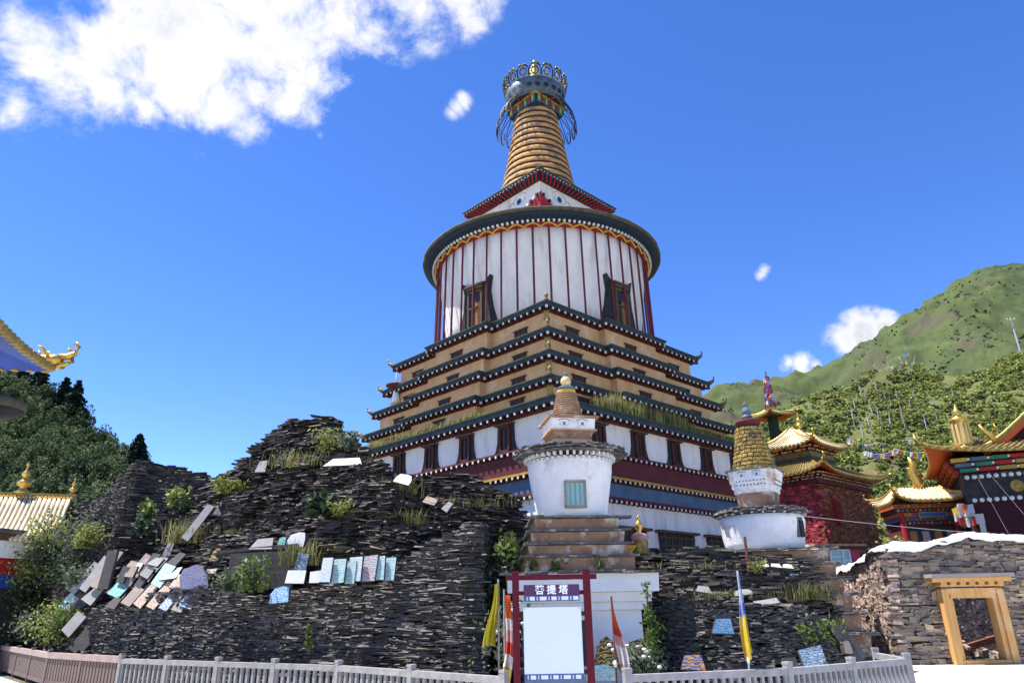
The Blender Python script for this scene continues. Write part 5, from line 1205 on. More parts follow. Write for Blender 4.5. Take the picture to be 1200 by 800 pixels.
def build_hall():
    # dark maroon hall at the right edge
    a = Vector((23.8, 38.0, 0)); d = Vector((.9, -.436, 0)).normalized(); ang = math.atan2(d.y, d.x); hw, hd = 6.5, 4.0
    n = Vector((-d.y, d.x, 0)); c = a + d * hw + n * hd
    T = thing('temple_hall', 'dark maroon temple hall with rows of white discs and gilded roof at the right edge', 'temple', (c.x, c.y, 0), ang)
    m = MB().mat('dark_maroon'); m.b2(-hw, hw, -hd, hd, -.1, 8.0); m.build('wall', T)
    m = MB().mat('window_black'); m.b2(-hw - .03, hw + .03, -hd - .03, hd + .03, 6.58, 8.05); bd = m.build('upper_band', T)
    disc = None
    for z, x0 in ((7.86, 0), (6.66, .1)):
        for i in range(30):
            x = -hw + .2 + .33 * i + x0
            if disc is None:
                m = MB().mat('disc_white', True); m.lathe([(.0, 0), (.115, 0), (.115, .05), (.075, .07), (0, .08)], 14); disc = m.build('disc', T, (x, -hd - .03, z)); disc.rotation_euler = (PI / 2, 0, 0)
            else: part_copy(disc, T, (x, -hd - .03, z))
    m = MB().mat('gold_paint', True); m.lathe([(0, 0), (.31, 0), (.31, .07), (.25, .1), (.22, .06), (.15, .06), (.12, .1), (0, .11)], 24); o = m.build('gold_emblem', T, (-hw + 2.3, -hd - .04, 7.26)); o.rotation_euler = (PI / 2, 0, 0)
    m = MB(); mm = ['green_paint', 'yellow_bright', 'red_paint', 'blue_band', 'gold_paint', 'rafter_end']
    for r in range(3):
        y = -hd - .15 - .18 * r; z = 8.1 + .25 * r; m.mat('maroon'); m.b2(-hw - .1 - .18 * r, hw, y + .1, hd, z, z + .245); x = -hw - .1 - .18 * r; i = r
        while x < hw:
            m.mat(mm[(i * 2 + r) % 5]); m.box((x + .42, y, z + .12), (.74, .22, .19)); m.mat('rafter_end'); m.box((x + .85, y - .1, z + .12), (.12, .1, .12)); x += .9; i += 1
        for j in range(9): m.mat(('red_paint', 'orange_wood')[j % 2]); m.box((-hw - .16 - .18 * r, -hd + .3 + .8 * j, z + .12), (.22, .6, .19))
    m.build('painted_brackets', T)
    curved_roof(T, hw + 1.2, hd + 1.2, 8.95, 1.1, hw - 1.0, hd - 1.5, .6, rib_step=.34, tile='dull_gold', edge='gold_paint')
    # upper roof, orange soffit seen from below
    m = MB().mat('dark_maroon'); m.b2(-2.0, hw, -2.0, hd - 1.2, 9.5, 10.3); m.build('upper_storey', T)
    prof = [(-5.25, 9.45), (-4.7, 9.66), (-4.0, 10.12), (-2.8, 11.1), (-1.4, 12.6), (0.2, 14.6)]; ys = [-3.3, 0, 3.0]
    m = MB().mat('dull_gold', True); m.grid([[(x, y, z) for y in ys] for x, z in prof], flip=False); m.mat('vermilion', True); m.grid([[(x + .10, y, z - .42) for y in ys] for x, z in prof], flip=True)
    m.mat('vermilion'); m.grid([[(x + .10, -3.28, z - .42), (x + .03, -3.3, z - .10)] for x, z in prof]); m.mat('gold_paint'); m.grid([[(x + .03, -3.31, z - .12), (x, -3.31, z + .02)] for x, z in prof]); m.mat('dark_maroon'); m.add([(x, -2.9, z - .3) for x, z in prof] + [(6, -2.9, 14), (6, -2.9, 9.2), (-4.9, -2.9, 9.2)], [tuple(range(len(prof) + 3))])
    ur = m.build('upper_roof', T)
    m = MB().mat('gold_paint', True); m.tube([(x, -3.34, z + .05) for x, z in prof], .10, 7); m.build('verge', ur)
    m = MB().mat('gold', True); m.tube([(-4.55, -3.3, 9.75), (-4.65, -3.3, 10.1), (-4.9, -3.3, 10.35), (-5.05, -3.3, 10.7), (-4.85, -3.3, 10.85)], [.2, .17, .13, .08, .02], 7); m.tube([(-4.65, -3.3, 10.1), (-4.35, -3.3, 10.5), (-4.4, -3.3, 10.75)], [.12, .07, .02], 6); m.build('verge_figure', ur)
    m = MB().mat('gold', True); m.lathe([(.50, 0), (.55, .08), (.42, .14), (.44, .3), (.38, 1.25), (.46, 1.38), (.5, 1.48), (.2, 1.6), (.14, 1.7), (.26, 1.82), (.12, 1.95), (.05, 2.15), (0, 2.25)], 18)
    m.mat('gold_pale')
    for k in range(12):
        q = 2 * PI * k / 12; m.box((.43 * math.cos(q), .43 * math.sin(q), .75), (.05, .12, .95), q, jit=.1)
    b_ = m.build('victory_banner', T, (-hw + .55, -hd + .8, 9.45)); b_.scale = (1.0, 1.0, 1.15)
    rg = random.Random(9); m = MB()
    for i in range(16):
        m.mat(rg.choice(['flag_white', 'flag_orange', 'flag_red', 'flag_green', 'flag_yellow', 'flag_white'])); m.box((-hw - .3 + rg.uniform(-.4, .5), -hd - .35, 5.9 + rg.uniform(-.5, .4)), (.28, .1, .4), rg.uniform(-1, 1), jit=.4)
    for i in range(14):
        m.mat(rg.choice(['flag_pink', 'red_paint', 'flag_white'])); m.box((-hw + .4 + rg.uniform(-.2, .2), -hd - .3, 4.9 - i * .16), (.34, .1, .2), rg.uniform(-.5, .5), jit=.4)
    m.mat('flag_white'); m.box((-hw - .1, -hd - .32, 5.7), (1.2, .05, .5)); m.box((-hw + .35, -hd - .27, 4.2), (.25, .05, 3.0)); m.build('tied_scarves', T)
build_hall()

def build_gate():
    p = at(1088, 640, 41); T = thing('gate_pavilion', 'orange and red painted gate pavilion with a gilded curved roof beside the maroon hall', 'pavilion', (p.x, 41, .6), R(-6)); hw = 1.4
    m = MB().mat('maroon'); m.b2(-hw, hw, -.6, 1.6, -.7, 5.9); m.build('wall', T)
    m = MB().mat('red_paint')
    for x in (-hw, hw): m.lathe([(.17, -.7), (.15, 5.9)], 12, (x, -.8, 0))
    m.build('columns', T)
    m = MB(); cs = ['orange_wood', 'flag_pink', 'orange_wood', 'flag_pink', 'orange_wood']
    m.mat('window_black'); m.b2(-hw + .1, hw - .1, -.66, -.6, 4.0, 5.0)
    for i in range(5):
        x = -hw + .45 + .65 * i; m.mat('teal_fascia'); m.box((x, -.68, 4.45), (.54, .05, .86)); m.mat(cs[i]); m.box((x, -.71, 4.45), (.36, .05, .66))
    m.build('door_panels', T)
    m = MB(); rg = random.Random(4)
    for r in range(5):
        y = -.72 - .10 * r; z = 5.12 + .22 * r; L = hw + .12 * r; m.mat(('maroon', 'sign_blue', 'vermilion', 'maroon', 'vermilion')[r]); m.b2(-L, L, y, 1.2, z, z + .21)
        n = int(2 * L / .22)
        for i in range(n): m.mat(('orange_wood', 'sign_blue', 'red_paint', 'gold_paint', 'green_paint')[(i * 3 + r) % 5]); m.box((-L + 2 * L * (i + .5) / n, y - .03, z + .1), (.13, .1, .12))
    m.build('painted_lintel', T)
    m = MB().mat('gold_paint'); m.box((.1, -1.12, 5.62), (1.5, .05, .3)); m.mat('sign_blue'); m.box((.1, -1.14, 5.62), (1.38, .05, .2)); m.build('name_board', T)
    curved_roof(T, 1.9, 1.8, 6.35, .85, 1.2, .15, .45, tile='tile_cream', edge='gold_paint', rib_step=.26)
    m = MB().mat('gold', True); m.tube([(0, 0, 7.4), (.12, 0, 7.9), (-.08, 0, 8.4), (.05, 0, 8.9), (-.12, 0, 9.3)], [.32, .30, .24, .2, .06], 8); m.tube([(.1, 0, 7.9), (.4, 0, 8.2), (.3, 0, 8.5)], [.14, .12, .03], 6); m.tube([(-.05, 0, 8.4), (-.3, 0, 8.7)], [.12, .03], 6); m.build('dragon_figure', T, (.05, 0, -.3))
build_gate()

def build_hut():
    p = at(985, 668, 33); T = thing('hut', 'small crimson hut with a white framed window, in front of the brick temple', 'hut', (p.x, 33, 0), R(14)); zt = at(985, 640, 33).z
    m = MB().mat('pink_wall'); m.b2(-1.15, 1.05, -.1, 3.4, -.1, zt); m.mat('red_brick'); m.b2(1.052, 1.09, -.1, 3.4, -.1, zt); m.build('wall', T)
    m = MB().mat('clay_step'); m.b2(-1.35, 1.3, -.35, 3.7, zt, zt + .10); m.mat('maroon'); m.b2(-1.3, 1.25, -.28, 3.6, zt - .12, zt - .002); m.build('roof', T)
    m = MB().mat('white_paint'); w, h, z = .98, 1.12, zt - .72
    for x in (-w / 2, .14, w / 2): m.box((x, -.12, z), (.07, .1, h))
    for q in (h / 2, -h / 2): m.box((0, -.12, z + q), (w + .07, .1, .07))
    m.box((.32, -.12, z + .12), (.36, .08, .05)); m.box((-.18, -.12, z + .28), (.6, .08, .05)); wn = m.build('window', T)
    m = MB().mat('pale_aqua_glass'); m.box((0, -.10, z), (w, .04, h)); m.build('pane', wn)
build_hut()

# ================================================================== RUINED STONE BUILDING
def build_ruin():
    T = thing('stone_ruin', 'roofless rubble stone building with a new timber doorway and white sheeting on its wall tops', 'ruin', (0, 0, 0))
    dx0, dx1 = 12.98, 14.62
    def V_(x, y, z): return Vector((x, y, z))
    front = Sheet([[V_(11.32, 23.2, 0), V_(11.45, 23.25, 1.7), V_(11.72, 23.4, 3.35)], [V_(12.4, 23.1, 0), V_(12.5, 23.2, 1.7), V_(12.6, 23.35, 3.40)], [V_(13.6, 23.0, 0), V_(13.6, 23.1, 1.7), V_(13.65, 23.2, 3.50)], [V_(15.2, 22.9, 0), V_(15.2, 23, 1.7), V_(15.2, 23.1, 3.56)], [V_(18, 22.7, 0), V_(18, 22.8, 1.7), V_(18, 22.9, 3.6)], [V_(22, 22.5, 0), V_(22, 22.6, 1.7), V_(22, 22.7, 3.6)]])
    sk = lambda c: (c[:, 0] > dx0 - .02) & (c[:, 0] < dx1 + .02) & (c[:, 2] < 2.22)
    left = Sheet([[V_(11.9, 29.2, 0), V_(11.95, 29.2, 1.5), V_(12.15, 29.2, 2.8)], [V_(11.62, 26.5, 0), V_(11.72, 26.5, 1.5), V_(11.95, 26.5, 2.95)], [V_(11.4, 24.2, 0), V_(11.52, 24.2, 1.7), V_(11.78, 24.25, 3.2)], [V_(11.32, 23.2, 0), V_(11.45, 23.25, 1.7), V_(11.72, 23.4, 3.35)]])
    skl = lambda c: (np.abs(c[:, 1] - 25.15 - .0 * c[:, 2]) < .34 * np.clip(1 - (c[:, 2] - .2) / 1.9, 0, 1)) & (c[:, 2] < 2.1)
    lst = []; K = dict(protr=.07, yaw=.12, ragged=.03, gapfrac=.0, step=.97)
    V, F = stone_face(front, lay=(.05, .14), length=(.10, .46), depth=.3, seed=71, skip=sk, tilt=.05, wav=.05, jit=.26, **K); lst.append((V, F, 0))
    V, F = stone_face(left, lay=(.06, .12), length=(.08, .22), depth=.3, seed=72, skip=skl, tilt=.12, wav=.05, protr=.07, yaw=.35, ragged=.03, gapfrac=.0, step=.9); lst.append((V, F, 1))
    V, F, Mi = joinVF(lst); o = np_mesh('wall', V, F, ['rubble', 'rubble_pink'], Mi, parent=T)
    m = MB().mat('mortar')
    def wallblock(P0, P1, z0, z1, off0, off1):
        m.add([(*P0, z0), (*P1, z0), (P1[0] + off0[0], P1[1] + off0[1], z0), (P0[0] + off0[0], P0[1] + off0[1], z0), (P0[0] + off1[0], P0[1] + off1[1], z1), (P1[0] + off1[0], P1[1] + off1[1], z1), (P1[0] + off0[0], P1[1] + off0[1], z1), (P0[0] + off0[0], P0[1] + off0[1], z1)], [(0, 3, 2, 1), (4, 5, 6, 7), (0, 1, 5, 4), (1, 2, 6, 5), (2, 3, 7, 6), (3, 0, 4, 7)])
    wallblock((11.95, 23.42), (dx0, 23.2), 0, 3.25, (0, .6), (0, .2)); wallblock((dx1, 23.03), (22, 22.62), 0, 3.45, (0, .6), (0, .2)); wallblock((dx0, 23.3), (dx1, 23.2), 2.2, 3.4, (0, .4), (0, .06))
    wallblock((12.12, 29.2), (11.66, 23.7), 0, 2.7, (.6, 0), (.28, 0)); m.build('wall_core', T)
    bk = Sheet([[V_(12.0, 28.9, 0), V_(12.0, 29, 2.9)], [V_(15, 28.7, 0), V_(15, 28.8, 3.0)], [V_(22, 28.4, 0), V_(22, 28.5, 3.0)]])
    V, F = stone_face(bk, lay=(.06, .12), length=(.08, .24), depth=.3, seed=73, tilt=.12, wav=.05, protr=.07, yaw=.3, ragged=.03, gapfrac=0, step=.92); V2, F2, _ = *core_grid(bk, .1, 20, 10), 0
    V, F, Mi = joinVF([(V, F, 0), (V2, F2, 1)]); np_mesh('back_wall', V, F, ['rubble_pink', 'mortar'], Mi, parent=T)
    # timber doorway
    m = MB().mat('new_wood'); y = 22.96
    for x in (dx0 - .02, dx1 + .02): m.box((x, y + .1, 1.03), (.20, .42, 2.06)); m.box((x + (.17 if x < 13.5 else -.17), y + .14, .98), (.13, .34, 1.96))
    xm = (dx0 + dx1) / 2; m.box((xm, y + .12, 2.02), (dx1 - dx0 + .18, .4, .16)); m.box((xm, y + .1, 1.88), (dx1 - dx0 - .3, .34, .12)); m.box((xm, y + .12, .05), (dx1 - dx0 - .1, .4, .1))
    m.box((xm, y + .02, 2.34), (dx1 - dx0 + .75, .46, .12)); m.box((xm, y + .06, 2.17), (dx1 - dx0 + .3, .4, .05)); df = m.build('door_frame', T)
    m = MB().mat('new_wood')
    for i in range(7): m.box((xm - .86 + 1.72 * i / 6, y + .02, 2.24), (.17, .46, .085))
    m.build('dentil', df)
    m = MB().mat('grey_wood'); m.box((xm, y - .02, 2.46), (dx1 - dx0 + .85, .62, .11), R(-.5)); m.build('lintel_slab', df)
    # white sheeting laid over the wall tops
    rg = random.Random(1); line = [(12.25, 29.3, 2.85), (12.1, 27.5, 2.95), (12.0, 26, 3.02), (11.95, 24.8, 3.22), (11.85, 23.9, 3.38), (12.05, 23.45, 3.48), (12.8, 23.42, 3.42), (13.6, 23.4, 3.55), (14.2, 23.35, 3.70), (15, 23.3, 3.62), (16, 23.2, 3.62), (18, 23.0, 3.68), (22, 22.9, 3.65)]
    L = [Vector(p) for p in line]; pts = []
    for a_, b_ in zip(L[:-1], L[1:]):
        n = max(2, int((b_ - a_).length / .12)); pts += [a_.lerp(b_, i / n) for i in range(n)]
    rows = []
    for i, p in enumerate(pts):
        t = (pts[min(i + 1, len(pts) - 1)] - pts[max(i - 1, 0)]).normalized(); s = Vector((t.y, -t.x, 0)); r = []
        for j in range(9):
            q = (j - 4) / 4; w = .34 + .08 * mnoise.noise(Vector((i * .13, 3, 0))); drop = max(0, abs(q) - .55); nn = mnoise.noise(Vector((i * .16, j * .5, 1))); n2 = mnoise.noise(Vector((i * .5, j * 1.1, 7)))
            hang = (.14 + .26 * mnoise.noise(Vector((i * .11, 9, 0)))) * drop / .45
            r.append(p + s * (q * w * (1 if abs(q) < .6 else .95) + .03 * n2) + Vector((0, 0, (.05 * (1 - q * q) + .07 * nn + .06 * n2 + .04 * mnoise.noise(Vector((i * 1.1, j * .8, 4)))) - max(0, hang))))
        rows.append(r)
    m = MB().mat('tarp', True); m.grid(rows, flip=True); m.grid([[p - Vector((0, 0, .015)) for p in r] for r in rows]); m.build('white_sheeting', T)
build_ruin()
def inside_ruin():
    T = thing('timber_trestle', 'dark timber trestle leaning inside the ruin, seen through its doorway', 'trestle', (13.9, 26.4, 0), R(25))
    m = MB().mat('old_wood')
    for x in (-.3, .3): m.tube([(x, 0, 0), (x * .8, .45, 2.0)], .06, 6)
    for z in (.5, 1.0, 1.5): m.tube([(-.32, .1 + .2 * z, z), (.32, .1 + .2 * z, z)], .04, 6)
    m.tube([(-.5, -.3, .1), (.2, .3, 1.9)], .055, 6); m.build('ladder_frame', T)
    m = MB().mat('grey_wood'); m.box((-.1, -.1, .55), (.9, .14, .12), rot=Matrix.Rotation(.35, 3, 'Y')); m.build('plank', T)
    m = MB().mat('rust'); m.box((0, 0, 0), (2.1, .16, .20)); m.mat('old_wood'); m.box((1.055, 0, 0), (.01, .14, .18)); o = m.build('timber_beam'); o.location = (15.0, 25.4, .38); o.rotation_euler = (0, -.18, .3); tag(o, 'red painted beam lying on the rubble inside the ruin doorway', 'beam')
    m = MB().mat('mani_tan'); rg = random.Random(8)
    for i in range(70):
        m.box((14.6 + rg.gauss(0, .9), 25.9 + rg.gauss(0, .5), abs(rg.gauss(.05, .14))), (rg.uniform(.1, .4), rg.uniform(.1, .3), rg.uniform(.06, .2)), rot=Matrix.Rotation(rg.uniform(-.5, .5), 3, 'X') @ Matrix.Rotation(rg.uniform(0, 3), 3, 'Z'), jit=.2)
    o = m.build('rubble_pile'); tag(o, 'loose broken stones heaped on the floor inside the ruin', 'rubble', kind='stuff')
inside_ruin()

# ================================================================== LEFT EDGE BUILDINGS
def build_left_temple():
    # the eave of a temple hall that stands just outside the picture on the left
    tip = at(36, 426, 14.0); hw, hd = 4.6, 5.5; q0 = Matrix.Rotation(R(20), 3, 'Z') @ Vector((hw - .1, hd - .1, 0)); cx, cy = tip.x - q0.x, tip.y - q0.y; z = tip.z - .10
    T = thing('temple_hall', 'temple with a gilded blue lined eave ending in a dragon head, at the left edge', 'temple', (cx, cy, 0), R(20))
    m = MB().mat('maroon'); m.b2(-3.0, 2.5, -4, 3.6, -.1, z - .5); m.build('wall', T)
    ro = curved_roof(T, hw, hd, z, 1.9, 1.4, 2.4, .16, tile='gold', under='bright_blue', edge='gold_paint', rib_step=.22, thick=.10, horn='gold')
    m = MB(); cs = ['green_paint', 'red_paint', 'rafter_end', 'orange_wood', 'blue_band']
    for r in range(3):
        x = 3.2 + .28 * r; zz = z - .46 + .13 * r; m.mat('orange_wood'); m.b2(-3.2, x, -4.2, 4.2 + .28 * r, zz, zz + .15)
        for i in range(22): m.mat(cs[(i + r * 2) % 5]); m.lathe([(.0, -.10), (.11, -.05), (.11, .05), (0, .1)], 8, (x + .06, 4.2 + .28 * r - .2 - .36 * i, zz + .05))
    m.build('painted_brackets', T)
    m = MB().mat('gold', True); dx, dy, dz = hw * 1.05, hd * 1.05, z + .26     # dragon head on the corner
    u = Vector((.98, -.17, 0)); c = Vector((dx - .15, dy - .1, dz))
    def q(a, h, s=0): return c + u * a + Vector((0, 0, h)) + Vector((-u.y, u.x, 0)) * s
    m.tube([q(-.5, -.08), q(-.15, .0), q(.12, .02), q(.3, .06)], [.10, .15, .14, .12], 8)
    m.tube([q(.25, .10), q(.42, .12), q(.55, .20), q(.60, .36), q(.54, .44), q(.47, .40)], [.09, .07, .055, .045, .04, .02], 7)
    m.tube([q(.22, -.02), q(.40, -.05), q(.52, .0)], [.08, .05, .02], 6)
    for k in range(5): m.tube([q(-.02 - .09 * k, .12), q(-.10 - .09 * k, .25 - .01 * k)], [.045, .008], 5)
    for s in (-1, 1): m.tube([q(.08, .1, .1 * s), q(-.05, .26, .16 * s), q(-.16, .30, .18 * s)], [.04, .03, .005], 5)
    m.build('dragon_head', ro)
    # lower round canopy and red column at the picture's edge
    p = at(-6, 470, 12.6); m = MB().mat('mossy_edge', True); m.lathe([(.50, -.16), (.53, -.10), (.5, 0), (.2, .12)], 28); m.mat('window_black', True); m.lathe([(.5, -.15), (.36, -.26), (.3, -.3)], 28); RI = Matrix.Rotation(-R(20), 3, 'Z'); m.build('round_canopy', T, RI @ (p - Vector((cx, cy, 0))))
    m = MB().mat('red_paint', True); m.lathe([(.20, -p.z), (.17, -.28)], 16); m.build('column', T, RI @ (p - Vector((cx + .12, cy, 0))))
build_left_temple()

def build_left_hall():
    # golden ridge roof behind the weedy bank; white and red house below
    a, b = at(-60, 566, 27), at(84, 588, 28.5); c = (a + b) / 2; d = b - a; ang = math.atan2(d.y, d.x); L = math.hypot(d.x, d.y) / 2; z = at(40, 582, 28).z
    T = thing('roofed_hall', 'hall with a pale ribbed golden roof and gold finials at the far left', 'hall', (c.x, c.y, 0), ang); lo = at(40, 622, 27).z
    m = MB().mat('clay_step', True)
    m.grid([[(x, -.15 - 1.2 * v - .35 * v * v, z - .1 - (z - lo + .3) * v ** .9) for v in np.linspace(0, 1, 6)] for x in np.linspace(-L, L, 20)]); m.grid([[(x, .15 + 1.6 * v, z - .1 - (z - lo) * v) for v in np.linspace(0, 1, 4)] for x in np.linspace(-L, L, 8)], flip=True); rf = m.build('roof', T)
    m = MB()
    for i in range(26):
        x = -L + 2 * L * (i + .5) / 26; m.mat('tile_cream', True); m.tube([(x, -.17 - 1.2 * v - .35 * v * v, z - .08 - (z - lo + .3) * v ** .9) for v in np.linspace(0, 1, 6)], .085, 6)
    m.build('tile_rows', rf)
    m = MB().mat('gold_paint'); m.b2(-L - .1, L + .1, -.16, .16, z - .16, z + .14); m.mat('gold')
    for i in range(34): m.lathe([(.06, -.05), (.08, 0), (.05, .06)], 6, (-L + 2 * L * i / 33, -.17, z - .02))
    m.build('ridge', rf); f = lambda px: (px + 60) / 144 * 2 * L - L
    finial(T, z + .1, .72, f(24)); finial(T, z + .1, .42, f(83))
    m = MB().mat('old_wood'); m.b2(-L, L - .9, -.6, 1.4, -.1, lo - .2); m.build('wall', T)
    p = at(6, 650, 26); T2 = thing('house', 'white and red house with a dark eave at the left edge', 'house', (p.x - 2.4, 26, 0), R(-20)); zt = at(6, 632, 26).z
    zm = at(6, 652, 26).z; zb = at(6, 672, 26).z
    m = MB().mat('whitewash'); m.b2(-2, 1.8, 0, 3, zm, zt); m.mat('red_paint'); m.b2(-2, 1.8, .01, 3, zb, zm - .003); m.mat('bright_blue'); m.b2(-2, 1.8, .005, 3, zb - .45, zb - .003); m.mat('window_black'); m.b2(-2, 1.8, .008, 3, -.1, zb - .453); m.build('wall', T2)
    m = MB().mat('slate_cap'); m.b2(-2.2, 2.0, -.4, 3.3, zt + .25, zt + .4); m.mat('old_wood'); m.b2(-2.1, 1.9, -.2, 3.1, zt, zt + .24); m.build('eave', T2)
build_left_hall()

# ================================================================== GILT OFFERING VASE, YELLOW CLOTH, RUSTY STAKE
def small_things():
    p = at(751, 648, 20.3); T = thing('offering_vase', 'small gold offering vase draped with a pink scarf beside the steps', 'vase', (p.x, 20.3, p.z)); k = 20.3 / FPX
    m = MB().mat('spire_yellow', True); m.lathe([(.20, 0), (.23, .08), (.18, .3), (.13, .42)], 16, jit=.05); m.build('base', T)
    m = MB().mat('flag_pink', True); m.lathe([(.19, .34), (.24, .42), (.21, .50), (.10, .54)], 16, jit=.12); m.build('scarf', T)
    m = MB().mat('gold', True); m.lathe([(.09, .5), (.06, .6), (.11, .7), (.12, .78), (.05, .86), (.03, .92), (.06, .96), (0, 1.03)], 12); m.build('finial', T)
    p = at(738, 652, 18.6); m = cloth_strip(['yellow_bright'], .40, .36, .18, 3, 3, .03); o = m.build('yellow_cloth', None, (2.62, 18.35, 3.16)); tag(o, 'yellow cloth hung over the right end of the steps', 'cloth')
    p = at(876, 655, 21.0); m = MB().mat('rust'); m.tube([(0, 0, -.4), (0, 0, .62)], [.05, .035], 6); o = m.build('iron_stake', None, p); tag(o, 'rusty iron stake in the slate before the weathered stupa', 'stake')
small_things()

# ================================================================== PLANTS
def plant(px, py, Y, name, label, cat, h, r, n, leaf, matn, seed, stems=7, lsize=.09, aspect=2.0, blossom=None, spike=False, droop=.25, group=None):
    rg = np.random.default_rng(seed); p = at(px, py, Y); T = thing(name, label, cat, p, group=group)
    m = MB().mat('bark' if not spike else matn); C = []; tips = []
    for s in range(stems):
        a = rg.uniform(0, 2 * PI); l = h * rg.uniform(.6, 1.1); rr = r * rg.uniform(.25, 1.0)
        P = [Vector((rr * math.cos(a) * t ** 1.3, rr * math.sin(a) * t ** 1.3, -.08 + (l + .08) * (t - droop * t ** 3 * (rr / max(h, .01)))) ) for t in np.linspace(0, 1, 6)]
        m.tube(P, [.012 * (1 - .7 * t) * (1 + h) for t in np.linspace(0, 1, 6)], 4); tips.append(P[-1])
        k = n // stems
        for _ in range(k):
            t = rg.uniform(.18, 1); i = min(int(t * 5), 4); q = P[i].lerp(P[i + 1], t * 5 - i); sp = (.10 if spike else .24) * h * (1.15 - t * (.9 if spike else .3)); C.append((q.x + rg.normal(0, sp), q.y + rg.normal(0, sp), q.z + rg.normal(0, sp * .7)))
    m.build('stem', T); C = np.array(C); C[:, 2] = np.maximum(C[:, 2], -.05)
    V, F = leaf_quads(C, lsize, rg, .3, aspect); np_mesh('leaves', V, F, [matn], parent=T)
    if blossom:
        b = MB().mat(blossom, True)
        for _ in range(18):
            t = tips[rg.integers(0, len(tips))]; c = t + Vector(rg.normal(0, .14 * h, 3)); b.lathe([(0, -.03), (.05, -.01), (.045, .03), (0, .045)], 7, c)
        b.build('blossom', T)
    return T
def grass_tuft(px, py, Y, label, h, n, seed, matn='grass_dry', spread=.3):
    rg = np.random.default_rng(seed); p = at(px, py, Y); V = []; F = []
    for _ in range(n):
        a = rg.uniform(0, 2 * PI); l = h * rg.uniform(.5, 1.2); bx, by = rg.normal(0, spread), rg.normal(0, spread * .3); lean = rg.uniform(.1, .6) * l; w = .012; o = len(V)
        for t, ww in ((0, 1), (.55, .8), (1, .1)):
            for s_ in (-1, 1): V.append((bx + math.cos(a) * lean * t * t - math.sin(a) * w * ww * s_, by + math.sin(a) * lean * t * t + math.cos(a) * w * ww * s_, -.05 + l * t))
        F += [(o, o + 1, o + 3, o + 2), (o + 2, o + 3, o + 5, o + 4)]
    o = np_mesh('grass_tuft', np.array(V), np.array(F), [matn]); o.location = p; return tag(o, label, 'grass')
